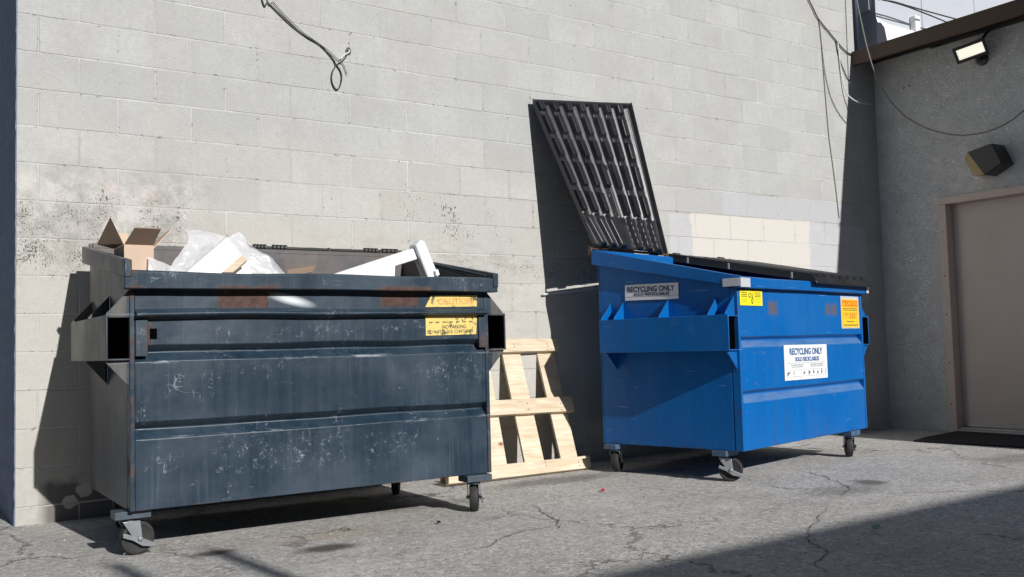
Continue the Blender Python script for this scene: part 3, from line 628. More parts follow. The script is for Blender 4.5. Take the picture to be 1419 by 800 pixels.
def dumpster(name, loc, rz, c):
    root = empty(name, loc, rz); W, D, z0, zf, zr, m = c['W'], c['D'], c['z0'], c['zf'], c['zr'], c['mat']
    rh, rrh = c['rimh'], c['rimhr']
    mb = MB()
    mb.extrude_u(c['prof'], .022, W-.022, 44, c.get('wob', 0), c.get('seed', 0))
    for u0, u1 in ((0, .0215), (W-.0215, W)): mb.box(u0, u1, -.003, .05, z0, zf-rh)
    for u0 in (.001, W-.013): mb.hexa([(u0, .061, z0), (u0, D-.013, z0), (u0, D-.013, zr-.01), (u0, .051, zf-.01)], [(u0+.012, .051, z0), (u0+.012, D-.013, z0), (u0+.012, D-.013, zr-.01), (u0+.012, .051, zf-.01)])
    mb.box(.001, W-.001, D-.012, D, z0, zr-.01); mb.box(.02, W-.02, .052, D-.014, z0, z0+.008)
    mb.build('body', m, root, bevel=.003)
    # rim
    mb = MB(); ov = c['ov']; fo = c['fo']
    mb.extrude_u([(-fo, zf-rh), (-fo-.003, zf-.006), (-fo+.012, zf), (.045, zf), (.045, zf-.012), (.0035-.007, zf-.012), (-.0035, zf-rh)], -ov, W+ov, 36, c.get('wob', 0)*1.2, 5)
    zl, zrt = c.get('sideL', zf+.001), c.get('sideR', zf+.001)
    for (ua, ub, zt) in ((-ov-.001, -.0015, zl), (W+.0015, W+ov+.001, zrt)):
        a = [(ua, -fo-.006, zt-rh*1.0), (ub, -fo-.006, zt-rh*1.0), (ub, -fo-.006, zt), (ua, -fo-.006, zt)]
        b = [(ua, D+.03, zr-rrh), (ub, D+.03, zr-rrh), (ub, D+.03, zr), (ua, D+.03, zr)]
        mb.hexa(a, b)
    for (ua, ub, zt) in ((-.0012, .011, zl), (W-.011, W+.0012, zrt)):   # inner lip of the side rails
        mb.hexa([(ua, .0, zt-.014), (ub, .0, zt-.014), (ub, .0, zt-.002), (ua, .0, zt-.002)], [(ua, D-.001, zr-.014), (ub, D-.001, zr-.014), (ub, D-.001, zr-.002), (ua, D-.001, zr-.002)])
    mb.box(-.001, W+.001, D+.001, D+.029, zr-rrh, c.get('rearz', zr)-.001)
    if c.get('rearz'): mb.box(.0135, W-.0135, D-.011, D+.0005, zr-.012, c['rearz']-.002)
    mb.build('rim', m, root, bevel=.004)
    # fork pockets on both sides
    pl, ph, pu, pv0, pv1 = c['pz0'], c['pz1'], c['pu'], c['pv0'], c['pv1']
    for side in (0, 1):
        X = (lambda u: -u) if side == 0 else (lambda u: W+u)
        mb = MB()
        def bx(u0, u1, v0, v1, za, zb): mb.box(min(X(u0), X(u1)), max(X(u0), X(u1)), v0, v1, za, zb)
        bx(pu-.008, pu, pv0, pv1, pl, ph); bx(.001, pu-.0085, pv0, pv1, pl, pl+.008); bx(.001, pu-.0085, pv0, pv1, ph-.012, ph-.004)
        bx(.001, pu-.0085, pv1-.008, pv1, pl+.0085, ph-.0125)
        pk = mb.build('fork_pocket', m, root, bevel=.0025)
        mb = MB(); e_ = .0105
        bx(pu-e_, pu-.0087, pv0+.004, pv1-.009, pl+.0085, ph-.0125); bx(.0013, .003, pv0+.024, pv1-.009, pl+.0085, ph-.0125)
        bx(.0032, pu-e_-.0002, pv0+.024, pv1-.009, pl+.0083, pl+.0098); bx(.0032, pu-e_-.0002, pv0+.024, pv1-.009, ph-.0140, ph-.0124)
        mb.build('pocket_shade', M['pocketshade'], pk)  # added black plates paint the shade inside the pocket opening
        for gv in c['gus']:
            mb = MB(); t = .008
            mb.hexa([(X(.001), gv, ph-.003), (X(pu-.004), gv, ph-.003), (X(pu-.004), gv, ph+.006), (X(.001), gv, ph+c['gh'])], [(X(.001), gv+t, ph-.003), (X(pu-.004), gv+t, ph-.003), (X(pu-.004), gv+t, ph+.006), (X(.001), gv+t, ph+c['gh'])])
            mb.build('gusset', m, pk, bevel=.001)
        for gv in c['gusl']:
            mb = MB(); t = .008
            mb.hexa([(X(.001), gv, pl-.001), (X(pu-.004), gv, pl-.001), (X(pu-.004), gv, pl-.008), (X(.001), gv, pl-.115)], [(X(.001), gv+t, pl-.001), (X(pu-.004), gv+t, pl-.001), (X(pu-.004), gv+t, pl-.008), (X(.001), gv+t, pl-.115)])
            mb.build('gusset', m, pk, bevel=.001)
    # lid hinge
    hz, hv = c['hz'], D+.045
    mb = MB(); mb.tube([(c['h0'], hv, hz), (c['h1'], hv, hz)], .009, 10)
    for k in c['lugs']: mb.box(k-.005, k+.005, D+.0305, hv+.012, zr-.03, hz+.012)
    hg = mb.build('hinge_rod', c['rodmat'], root)
    for a, b in c['knuckles']:
        mb = MB(); n = 4; L = (b-a)/n
        for i in range(n): mb.lathe([(.018, .001), (.021, .004), (.021, L-.005), (.018, L-.002)], (a+i*L, hv, hz), (1, 0, 0), 14)
        mb.build('hinge_sleeve', M['black'], hg)
    for u, v, hd_, bk in c['cast']: caster(root, u, v, hd_, z0, bk, c['plate'])
    return root

# ---- dark dumpster
z0 = .2
profD = [(0, z0), (0, .506), (.04, .545), (.04, .552), (0, .580), (0, .842), (.04, .880), (.04, .887), (0, .916), (0, 1.036), (-.045, 1.046), (-.052, 1.054), (-.045, 1.062), (0, 1.078), (0, 1.17), (.06, 1.17), (.06, z0)]
dk = dumpster('dark_dumpster', (.301, -1.265, 0), R(-.8), dict(W=1.83, D=1.0, z0=z0, zf=1.24, zr=1.455, rimh=.075, rimhr=.09, mat=M['dark'], prof=profD, wob=.006, ov=.032, fo=.06,
    sideL=1.287, sideR=1.262, pz0=.853, pz1=1.05, pu=.10, pv0=-.02, pv1=.93, gus=(0.0, .45, .9), gusl=(0.0, .5), gh=.11, hz=1.482, rearz=1.470, h0=.86, h1=1.84, lugs=(.87, .96, 1.35, 1.69, 1.83),
    knuckles=((.885, .965), (.998, 1.09), (1.58, 1.675), (1.70, 1.815)), rodmat=M['dkmetal'], plate=M['platedark'],
    cast=((.045, .09, R(8), True), (1.745, .045, R(58), True), (.13, .87, R(75), False), (1.70, .90, R(60), False))))
tag(dk, 'scratched slate blue open dumpster heaped with trash, rusty bare patches, no lids', 'dumpster')
# corner stiffeners and a hand hole, its dark inside painted as a black plate
for u0, u1 in ((.0225, .075), (1.765, 1.81)):
    mb = MB(); mb.box(u0, u1, -.012, -.0035, .868, 1.03); mb.build('corner_plate', M['dark'], dk, bevel=.003)
mb = MB(); mb.box(.085, .115, -.003, .001, .945, .99); mb.build('painted_hand_hole', M['hole'], dk)
# faded caution sticker, crossed by the ledge
st = Plate((1.45, -.002, .936), (1, 0, .012), (0, 0, 1), (0, -1, 0))
mb = MB(); mb.hexa([st.p(0, 0, 0), st.p(.302, 0, 0), st.p(.31, .098, 0), st.p(.0, .100, 0)], [st.p(0, 0, .003), st.p(.302, 0, .003), st.p(.31, .098, .003), st.p(.0, .100, .003)])
lo = mb.build('caution_sticker', M['faded'], dk)
st.text('lettering', 'NO PARKING', M['inkdim'], lo, .10, .033, .14, .020, .01, .0035)
st.text('lettering', 'DO NOT BLOCK CONTAINER', M['inkdim'], lo, .01, .010, .275, .017, .01, .0035)
st.text('lettering', '- - - - - - -', M['inkdim'], lo, .02, .065, .26, .006, .03, .0035)
su = Plate((1.45, -.002, 1.084), (1, 0, .012), (0, 0, 1), (0, -1, 0))
mb = MB(); mb.hexa([su.p(.0, 0, 0), su.p(.31, 0, 0), su.p(.315, .06, 0), su.p(.035, .06, 0)], [su.p(.0, 0, .003), su.p(.31, 0, .003), su.p(.315, .06, .003), su.p(.035, .06, .003)])
up_ = mb.build('caution_sticker', M['faded'], dk); up_['label'] = 'upper half of the faded sticker above the ledge'
su.text('lettering', 'CAUTION', M['fadeorange'], up_, .075, .012, .21, .034, .02, .0035)

# ---- blue dumpster
z0 = .195
profB = [(0, z0), (0, .490), (.034, .532), (.034, .540), (0, .560), (0, .830), (.034, .866), (.034, .874), (0, .892), (0, 1.20), (.06, 1.20), (.06, z0)]
BW, BD = 1.80, 1.07
bl = dumpster('blue_dumpster', (3.769, -1.556, 0), R(13), dict(W=BW, D=BD, z0=z0, zf=1.258, zr=1.517, rimh=.068, rimhr=.10, mat=M['blue'], prof=profB, wob=.002, ov=.032, fo=.04, seed=4,
    pz0=.808, pz1=1.028, pu=.115, pv0=0, pv1=.985, gus=(.02, .14, .5, .86, .965), gusl=(.015, .93), gh=.115, hz=1.535, h0=-.03, h1=1.83, lugs=(-.025, .89, .91, 1.82),
    knuckles=((.08, .16), (.7, .78), (1.0, 1.08), (1.65, 1.73)), rodmat=M['rusty'], plate=M['plateblue'],
    cast=((.065, .13, R(-45-13), True), (1.60, .06, R(33), True), (.06, 1.0, R(20), False), (1.66, .98, R(60), False))))
tag(bl, 'bright blue recycling dumpster with yellow stickers and one black lid thrown open', 'dumpster')
Rz = Matrix.Rotation(R(13), 4, 'Z'); Tb = Matrix.Translation((3.769, -1.556, 0)) @ Rz; Ti = Tb.inverted()

def lid(corners, name, nin, front_drop, lip=.03):
    """ribbed plastic lid: corners = hinge-left, hinge-right, front-left, front-right (local); nin = direction of the inner face"""
    hl_, hr_, fl_, fr__ = [Vector(c) for c in corners]; nin = Vector(nin).normalized()
    NS, NT = 300, 120; bm = bmesh.new(); grid = []
    segs = [(.015, .085), (.115, .245), (.275, .405), (.435, .60), (.635, .775), (.80, .985)]   # from the front edge towards the hinge
    for j in range(NT+1):
        t = j/NT; row = []
        for i in range(NS+1):
            s = i/NS; p = (hl_*(1-s)+hr_*s)*(1-t)+(fl_*(1-s)+fr__*s)*t
            h = 0.
            e = min(s, 1-s)
            q = (s-.035)/.93*7
            if 0 < q < 7 and .004 < t < .992:
                td = 1-t          # td: distance from front edge
                if td > .78: q = max(.0, q-.45*(td-.78)/.22*(1 if q < 4 else .3))
                c = int(q); fx = q-c
                inseg = 0.
                for a, b in segs:
                    if td < .79 and a <= td <= b: inseg = min(1, (td-a)/.010, (b-td)/.010)
                plain_ = c == 3 and td > .585
                H = .036*inseg+.012*(1-inseg)
                if td >= .79: H = .012+.016*min(1, (td-.79)/.03)*(1-min(1, max(0, (td-.95)/.04)))
                if plain_: H = .0
                rw = .035 if td < .77 else .14
                if fx < rw: h += H*fx/rw
                elif fx < .40: h += H-(.005*inseg if .17 < fx < .25 else 0)
                elif fx < .47: h += H+(.010-H)*(fx-.40)/.07
                else: h += .010*(1-fx)/.53
                if td >= .79: h = .030*(min(1, fx/.16) if fx < .42 else max(0, 1-(fx-.42)/.22)**1.4)*min(1, (td-.79)/.03)*(0 if 3 <= c < 4 else 1)
                elif fx > .47: h -= .016*math.sin(math.pi*(fx-.47)/.53)
            # turned-down edge
            he = lip*(1-max(0, e-.006)/.006) if e < .012 else 0.
            ht = (.042 if front_drop else .02)*min(1, (t-.975)/.02)+front_drop*((t-.975)/.025)**2 if t > .975 else 0.
            if t < .01: h += .01
            if he or ht: h = max(he, ht)
            row.append(bm.verts.new(p+nin*h))
        grid.append(row)
    for j in range(NT):
        for i in range(NS): bm.faces.new((grid[j][i], grid[j][i+1], grid[j+1][i+1], grid[j+1][i]))
    bmesh.ops.recalc_face_normals(bm, faces=bm.faces)
    me = bpy.data.meshes.new(name); bm.to_mesh(me); bm.free(); me.materials.append(M['lid'])
    for p in me.polygons: p.use_smooth = True
    me.set_sharp_from_angle(angle=R(38))
    o = bpy.data.objects.new(name, me); COL.objects.link(o)
    so = o.modifiers.new('thick', 'SOLIDIFY'); so.thickness = .005; so.offset = 0
    o.parent = bl; return o
wl_ = lambda p: Ti @ Vector(p)
HL, HR = wl_((3.490, -.505, 1.548)), wl_((4.338, -.315, 1.530))
TL, TR = wl_((3.335, -.030, 2.650)), wl_((4.280, -.030, 2.732))
nin = -((HR-HL).cross(TL-HL)).normalized()
if (Rz @ nin).y > 0: nin = -nin
ol = lid((HL, HR, TL, TR), 'lid', nin, 0.); ol['label'] = 'raised left lid leaning on the block wall, ribbed inside showing'
mb = MB(); cpos = (HL*.5+HR*.5)*.46+(TL*.5+TR*.5)*.54; mb.lathe([(.028, .0), (.028, .016), (.012, .03)], cpos+nin*.004+Vector((.0, 0, 0)), nin, 18); mb.build('lid_grip', M['black'], ol, smooth=False)
cl = lid(((.905, BD+.045, 1.545), (1.825, BD+.045, 1.545), (.905, -.075, 1.302), (1.825, -.075, 1.296)), 'lid', (0, -.2, -1), .02, .056); cl['label'] = 'closed right lid resting on the rim'

for t_ in (.16, .45, .86):
    mb = MB(); z_ = 1.545+(1.302-1.545)*t_; v_ = BD+.045-t_*(BD+.12); mb.box(.8985, .9015, v_-.006, v_+.006, z_-.05, z_-.008); mb.build('edge_glint', M['tape'], cl)  # pale bars painted as glints along the lid edge
# decals
pl_ = Plate((.556, -.002, .598), (1, 0, -.006), (.006, 0, 1), (0, -1, 0))
mb = MB(); pl_.quad(mb, 0, .62, 0, .232, 0, .003); sg = mb.build('recycling_sign', M['sign'], bl)
pl_.text('lettering', 'RECYCLING ONLY', M['inkb'], sg, .075, .165, .475, .046, .032, .0035)
pl_.text('lettering', 'SOLO RECICLABLES', M['inkb'], sg, .15, .122, .345, .030, .035, .0035)
mb = MB()
for y_, h_, x0, x1 in ((.110, .002, .03, .59), (.095, .006, .09, .27), (.083, .005, .10, .26), (.095, .006, .36, .56), (.083, .005, .37, .55), (.066, .0015, .03, .59), (.022, .0015, .03, .59)):
    x = x0
    while x < x1:
        ww = random.uniform(.012, .035) if h_ > .003 else x1-x0
        pl_.quad(mb, x, min(x+ww, x1), y_, y_+h_, .0032, .0037); x += ww+.006
mb.build('fine_print', M['inkg'], sg)
mb = MB()
for x, y_, a, b, rot in ((.05, .044, .022, .010, .4), (.125, .046, .005, .016, 0), (.27, .045, .012, .012, 1.), (.345, .045, .014, .014, 0), (.41, .047, .010, .014, .5), (.47, .044, .012, .010, .8), (.53, .048, .010, .018, 0), (.585, .046, .004, .017, .1)):
    n_ = 14; ring = []
    for k in range(n_):
        th = 2*math.pi*k/n_; rr = 1+.25*math.sin(3*th+x*40); ca, sa = math.cos(th)*a*rr, math.sin(th)*b*rr
        ring.append(pl_.p(x+ca*math.cos(rot)-sa*math.sin(rot), y_+ca*math.sin(rot)+sa*math.cos(rot), .0036))
    mb = MB(); mb.poly(ring); mb.build('pictogram', M['inkg'], sg)
ps = Plate((-.002+.002-.0015, .843, 1.155), (0, -1, -.02), (0, -.02, 1), (-1, 0, 0))
mb = MB(); ps.quad(mb, 0, .423, 0, .104, 0, .003); sg = mb.build('recycling_sign', M['sign'], bl); sg['label'] = 'small white recycling sign above the fork pocket'
ps.text('lettering', 'RECYCLING ONLY', M['ink'], sg, .02, .053, .375, .038, .032, .0035)
ps.text('lettering', 'SOLO RECICLABLES', M['ink'], sg, .07, .028, .285, .020, .035, .0035)
mb = MB(); ps.quad(mb, .005, .418, .022, .0235, .0032, .0037); mb.build('rule_line', M['inkg'], sg)
py = Plate((.026, -.002, 1.084), (1, 0, -.002), (0, 0, 1), (0, -1, 0))
mb = MB(); py.quad(mb, 0, .275, 0, .094, 0, .003); sg = mb.build('yellow_sticker', M['yellow'], bl)
for x0, x1 in ((.015, .085), (.18, .255)):
    mb = MB()
    for y_, k in ((.076, .0), (.064, .004), (.053, .0), (.036, .006), (.022, .01)):
        x = x0+k
        while x < x1-k:
            ww = random.uniform(.008, .018); py.quad(mb, x, min(x+ww, x1), y_, y_+(.006 if y_ > .045 else .003), .0032, .0037); x += ww+.003
    mb.build('fine_print', M['inkdim'], sg)
mb = MB()
for cx, cz, a, b, rot in ((.12, .064, .016, .013, .6), (.148, .032, .009, .020, -.15)):
    ring = []
    for k in range(19):
        th = 2*math.pi*k/18; ca, sa = math.cos(th)*a, math.sin(th)*b; ring.append(py.p(cx+ca*math.cos(rot)-sa*math.sin(rot), cz+ca*math.sin(rot)+sa*math.cos(rot), .004))
    mb.tube(ring, .0026, 6)
mb.tube([py.p(.150, .052, .004), py.p(.156, .066, .004), py.p(.160, .080, .004)], .0022, 6)
mb.build('chain_drawing', M['inkk'], sg)
po = Plate((1.448, -.002, .942), (1, 0, 0), (0, 0, 1), (0, -1, 0))
mb = MB(); po.quad(mb, -.012, .292, -.008, .226, 0, .0024); bdr = mb.build('sticker_border', M['tape'], bl)
mb = MB(); po.quad(mb, 0, .28, 0, .205, .0025, .0045); sg = mb.build('caution_sticker', M['amber'], bl)
mb = MB(); po.quad(mb, .012, .268, .152, .196, .0047, .0053); mb.poly
hdr = mb.build('header_band', M['orange'], sg)
po.text('lettering', 'CAUTION', M['amber'], sg, .070, .160, .185, .028, .02, .0058)
mb = MB(); tri = [po.p(.020, .160, .0062), po.p(.058, .160, .0062), po.p(.039, .190, .0062)]; mb.poly(tri); mb.build('warning_triangle', M['amber'], sg)
mb = MB()
for y_, h_, x0, x1, c_ in ((.135, .007, .02, .26, .03), (.122, .007, .02, .26, .03), (.038, .008, .07, .20, .02), (.012, .009, .02, .26, .02)):
    x = x0; mb = MB()
    while x < x1:
        ww = random.uniform(.008, c_); po.quad(mb, x, min(x+ww, x1), y_, y_+h_, .0047, .0052); x += ww+.005
    mb.build('fine_print', M['inkdim'], sg)
mb = MB()
x = .022
while x < .255:
    ww = random.uniform(.020, .026); po.quad(mb, x, x+.008, .062, .108, .0047, .0052); po.quad(mb, x+.0085, x+ww, random.choice((.062, .083, .1)), random.choice((.108, .108, .104)), .0047, .0052); x += ww+.012
mb.build('bold_print', plain('dark_amber_ink', (.62, .24, .02), .6), sg)
# reflective tape at the rim corners
mb = MB(); mb.box(-.033, .085, -.0478, -.0446, 1.194, 1.25); mb.box(-.0365, -.0336, -.040, .075, 1.200, 1.250); mb.build('reflective_tape', M['tape'], bl)
mb = MB(); mb.box(1.795, 1.8325, -.0478, -.0446, 1.194, 1.25); mb.build('reflective_tape', M['tape'], bl)

# ------------------------------------------------------------------ rubbish in the dark dumpster (world metres from its frame)
Rd = Matrix.Rotation(R(-.8), 4, 'Z'); Td = Matrix.Translation((.301, -1.265, 0)) @ Rd
Vd = Rd @ Vector((0, 1, 0)); Od = Vector((.301, -1.265, 0))
def dp(x, y, off): return at(x, y, Vd, Vd.dot(Od)+off)
def rel(o, pts): return [Vector(p)-o for p in pts]
# cardboard box with four open flaps
A, B = dp(172, 338, .32), dp(213, 341, .32); ux = (B-A); ux.z = 0; wdt = ux.length; ux.normalize(); vy = Vector((-ux.y, ux.x, 0)); top = (A.z+B.z)/2
dpt = .24; org = Vector((A.x, A.y, 1.02)); hgt = top-1.02
cb = empty('cardboard_box', org); tag(cb, 'open brown cardboard box with flaps up at the left end of the dark dumpster', 'box')
def wb(u, v, z): return ux*u+vy*v+Vector((0, 0, z))
mb = MB(); t = .004
mb.hexa([wb(0, 0, 0), wb(wdt, 0, 0), wb(wdt, 0, hgt), wb(0, 0, hgt)], [wb(0, t, 0), wb(wdt, t, 0), wb(wdt, t, hgt), wb(0, t, hgt)])
mb.hexa([wb(0, dpt, 0), wb(wdt, dpt, 0), wb(wdt, dpt, hgt), wb(0, dpt, hgt)], [wb(0, dpt+t, 0), wb(wdt, dpt+t, 0), wb(wdt, dpt+t, hgt), wb(0, dpt+t, hgt)])
for u in (0, wdt-t): mb.hexa([wb(u, t+.0005, 0), wb(u+t, t+.0005, 0), wb(u+t, dpt-.0005, 0), wb(u, dpt-.0005, 0)], [wb(u, t+.0005, hgt), wb(u+t, t+.0005, hgt), wb(u+t, dpt-.0005, hgt), wb(u, dpt-.0005, hgt)])
mb.box(.004, .05, .004, .05, 0, .003)
mb.build('carton', M['card'], cb)
def flap(pts, off, mat='card'):
    mb = MB(); mb.slab(pts, off); return mb.build('flap', M[mat], cb)
flap([wb(.002, -.001, hgt), wb(wdt-.002, -.001, hgt), wb(wdt+.015, -.085, hgt+.068), wb(.03, -.085, hgt+.068)], (0, 0, .004), 'carddark')
flap([wb(-.001, .004, hgt), wb(-.001, dpt-.02, hgt), wb(-.085, dpt-.05, hgt+.015), wb(-.055, .02, hgt+.125)], (-.002, 0, .003), 'carddark')
flap([wb(.003, dpt+.002, hgt), wb(.06, dpt+.002, hgt), wb(.07, dpt+.03, hgt+.085), wb(.01, dpt+.03, hgt+.085)], (0, .004, .001))
flap([wb(wdt+.001, .01, hgt-.01), wb(wdt+.001, dpt-.03, hgt-.005), wb(wdt+.10, dpt-.05, hgt+.09), wb(wdt+.09, .04, hgt+.085)], (.003, 0, -.003))
mb = MB()   # printed mark on the side flap
def fl_pt(a, b): # bilinear on left flap, slightly proud
    p0, p1, p2, p3 = wb(-.004, .004, hgt), wb(-.004, dpt-.02, hgt), wb(-.089, dpt-.05, hgt+.013), wb(-.059, .02, hgt+.123)
    return (p0*(1-a)+p1*a)*(1-b)+(p3*(1-a)+p2*a)*b+Vector((-.0015, 0, -.002))
for a0, a1, b0, b1 in ((.40, .55, .18, .62), (.60, .72, .18, .62)): mb.poly([fl_pt(a0, b0), fl_pt(a1, b0), fl_pt(a1, b1), fl_pt(a0, b1)])
mb.build('printed_mark', M['oldwood'], cb)
# foam board
P = [dp(315, 329, .42), dp(343, 363, .36), dp(352, 385, .33), dp(250, 385, .33)]
o = Vector(P[3]); fb = MB(); fb.slab(rel(o, P), Vd*.045+Vector((0, 0, .004))); f_ = fb.build('foam_board', M['foam'], None, bevel=.004); f_.location = o
tag(f_, 'white foam slab standing on its corner amid plastic film in the dark dumpster', 'foam board')
P = [dp(334, 357, .30), dp(341.5, 364, .30), dp(322, 381, .30), dp(306, 381, .30)]; o = Vector(P[3]); fb = MB(); fb.slab(rel(o, P), -Vd*.016+Vector((0, 0, .012))); f_ = fb.build('wood_stick', M['pine'], None, bevel=.002); f_.location = o
tag(f_, 'short tan wood stick lying across the white foam slab', 'wood')
# plastic film: crumpled sheet
def film(rows, name, label, seed, amp=.013):
    """rows of (pixel x, pixel y, depth) control points, interpolated and crumpled"""
    G_ = [[dp(*p) for p in r] for r in rows]; NR, NC = 40, 52; bm = bmesh.new(); g = []
    def cr_(pts, t):
        n = len(pts)-1; f = min(t*n, n-1e-6); i = int(f); f -= i; p0, p1, p2, p3 = pts[max(i-1, 0)], pts[i], pts[i+1], pts[min(i+2, n)]
        return .5*((2*p1)+(p2-p0)*f+(2*p0-5*p1+4*p2-p3)*f*f+(3*p1-p0-3*p2+p3)*f**3)
    for a in range(NR+1):
        row = []
        for b in range(NC+1):
            p = cr_([cr_(r, b/NC) for r in G_], a/NR); q = p*7+Vector((seed, 0, 0))
            d = Vector((mnoise.noise(q), mnoise.noise(q+Vector((9, 2, 1))), mnoise.noise(q+Vector((1, 8, 3)))))*amp
            q2 = p*19; d += Vector((0, abs(mnoise.noise(q2))*amp*1.2, mnoise.noise(q2+Vector((4, 4, 4)))*amp*.5)); row.append(bm.verts.new(p+d))
        g.append(row)
    c0 = g[0][0].co.copy()
    for a in range(NR):
        for b in range(NC): bm.faces.new((g[a][b], g[a][b+1], g[a+1][b+1], g[a+1][b]))
    for v in bm.verts: v.co -= c0
    me = bpy.data.meshes.new(name); bm.to_mesh(me); bm.free(); me.materials.append(M['film'])
    for p in me.polygons: p.use_smooth = True
    o = bpy.data.objects.new(name, me); COL.objects.link(o); o.location = c0; tag(o, label, 'plastic film'); return o
film([[(258, 318, .55), (275, 319, .58), (296, 323, .6), (310, 327, .6), (316, 329, .58)],
      [(262, 330, .50), (278, 333, .50), (292, 336, .52), (303, 338, .55), (310, 342, .55)],
      [(250, 352, .46), (266, 350, .46), (278, 352, .48), (288, 355, .5), (296, 358, .5)],
      [(228, 385, .42), (246, 385, .42), (262, 385, .44), (275, 388, .46), (285, 390, .48)]], 'plastic_film', 'milky plastic film peaked up beside the open cardboard box', 3)
film([[(313, 331, .52), (323, 326, .54), (334, 324, .55), (341, 330, .55), (345, 338, .52)],
      [(322, 340, .50), (331, 338, .52), (343, 340, .52), (352, 348, .52), (362, 351, .5)],
      [(330, 356, .47), (341, 356, .48), (357, 358, .48), (372, 358, .48), (381, 360, .46)],
      [(336, 388, .44), (350, 388, .44), (368, 388, .44), (386, 388, .44), (399, 384, .42)]], 'plastic_film', 'milky plastic film humped behind the white foam slab', 8)
film([[(205, 358, .30), (215, 361, .32), (226, 365, .34), (240, 371, .36)], [(205, 385, .26), (218, 385, .28), (232, 388, .30), (252, 388, .32)]], 'plastic_film', 'low fold of milky plastic film at the foot of the cardboard box', 12, .012)
# white plastic frame
fr = [(464, 380), (520, 362), (576, 344), (580, 341), (583, 352), (582, 358), (565, 363), (548, 370), (547, 384), (464, 386)]
o = dp(520, 386, .30); wf = empty('white_plastic_scrap', o); tag(wf, 'broken white plastic frame sticking out at the right end of the dark dumpster', 'plastic scrap')
def pr2(pts, off, depth): return [dp(x, y, off)-o for x, y in pts]
mb = MB()
a = pr2([(464, 380), (577, 343), (583, 358), (464, 396)], .30, 0); mb.slab(a, Vd*.05+Vector((0, 0, .002)))
mb.build('arm', M['white'], wf, bevel=.006)
mb = MB(); mb.slab(pr2([(505, 372), (548, 366), (547, 392), (505, 392)], .298, 0), Vd*.048); mb.build('web', M['white'], wf, bevel=.003)
mb = MB(); mb.slab(pr2([(576, 340), (584, 332), (589, 335), (608, 381), (608, 388), (594, 388), (582, 356)], .27, 0), Vd*.085+Vector((0, 0, .002))); mb.build('foot', M['white'], wf, bevel=.008)
mb = MB(); mb.slab(pr2([(603, 375), (607, 373), (609.5, 381), (605, 383)], .25, 0), Vd*.03); mb.build('foot_pad', M['white'], wf, bevel=.002)
# torn brown cardboard and dark sacks filling the bin
P = [dp(398, 374, .5), dp(437, 368, .5), (dp(433, 377, .4)), dp(398, 384, .4)]; o = Vector(P[0]); mb = MB(); mb.slab(rel(o, P), (0, .004, -.003)); f_ = mb.build('cardboard_scrap', M['carddark'], None); f_.location = o
tag(f_, 'torn flat brown cardboard scrap lying in the middle of the dark dumpster', 'cardboard')
def sack(u, v, z, r, label, seed):
    bm = bmesh.new(); bmesh.ops.create_icosphere(bm, subdivisions=4, radius=1)
    for q in bm.verts:
        n_ = q.co.normalized(); k = 1+.16*mnoise.noise(n_*2+Vector((seed, 0, 0)))+.08*abs(mnoise.noise(n_*6+Vector((seed, 3, 0)))); q.co = Vector((n_.x*r[0], n_.y*r[1], n_.z*r[2]))*k
    me = bpy.data.meshes.new('trash_bag'); bm.to_mesh(me); bm.free(); me.materials.append(M['black'])
    for p in me.polygons: p.use_smooth = True
    o = bpy.data.objects.new('trash_bag', me); COL.objects.link(o); o.location = Td @ Vector((u, v, z)); tag(o, label, 'trash bag', 'black bags inside the dark dumpster')
sack(.36, .5, .72, (.30, .40, .46), 'black trash bag low inside the dark dumpster under the cardboard box', 1)
sack(.95, .5, .70, (.32, .40, .44), 'black trash bag low inside the dark dumpster at its middle', 5)
sack(1.48, .5, .70, (.28, .40, .44), 'black trash bag low inside the dark dumpster under the white plastic frame', 9)

# ------------------------------------------------------------------ pallet leaning on the wall
pa = math.atan2(.078, 1.21); pe = Vector((math.cos(pa), math.sin(pa), 0)); pn0 = Vector((-math.sin(pa), math.cos(pa), 0))
LEAN = R(21); pu_ = (Vector((0, 0, 1))*math.cos(LEAN)+pn0*math.sin(LEAN)); pn = pe.cross(pu_)  # pn points out of the front? fixed below
if pn.y > 0: pn = -pn
PO = CAM+(Vector((3.61, -.271, 0))-CAM)*.984; PO.z = 0; pal = empty('pallet', PO); tag(pal, 'new pine pallet frame leaning on the wall between the two dumpsters', 'pallet')
def pp(x, y, h=0.):
    """photo point -> pallet face coordinates (along, up) on the plane h in front of the slat face"""
    d = pn.dot(PO)+h; q = at(x, y, pn, d)-PO; return q.dot(pe), q.dot(pu_)
def pw(a, b, h): return pe*a+pu_*b+pn*h
FT = .0  # rail front face
for (xr0, yr0, xr1, yr1, xl, yl0, yl1) in ((817, 631, 820, 648, 622, 651.5, 671), (792, 549, 797, 569.5, 655, 556.5, 577), (773.5, 469.5, 776, 486, 648, 470.5, 489)):
    a1, b1 = pp(xr0, yr0); a2, b2 = pp(xr1, yr1); a3, b3 = pp(xl, yl0); a4, b4 = pp(xl, yl1)
    mb = MB(); mb.hexa([pw(a1, b1, 0), pw(a2, b2, 0), pw(a4, b4, 0), pw(a3, b3, 0)], [pw(a1, b1, -.042), pw(a2, b2, -.042), pw(a4, b4, -.042), pw(a3, b3, -.042)])
    mb.build('rail', M['pine'], pal, bevel=.003)
h = -.0435
for q in (((743.7, 487), (766.5, 487), (800.5, 634), (777.6, 637)), ((696, 490), (721, 490), (754.5, 640), (728, 643)), ((650, 492), (676, 492), (703, 645), (676, 648))):
    c4 = [pp(x, y, h) for x, y in q]
    mb = MB(); mb.hexa([pw(a, b, h) for a, b in c4], [pw(a, b, h-.02) for a, b in c4]); mb.build('slat', M['pine'], pal, bevel=.002)
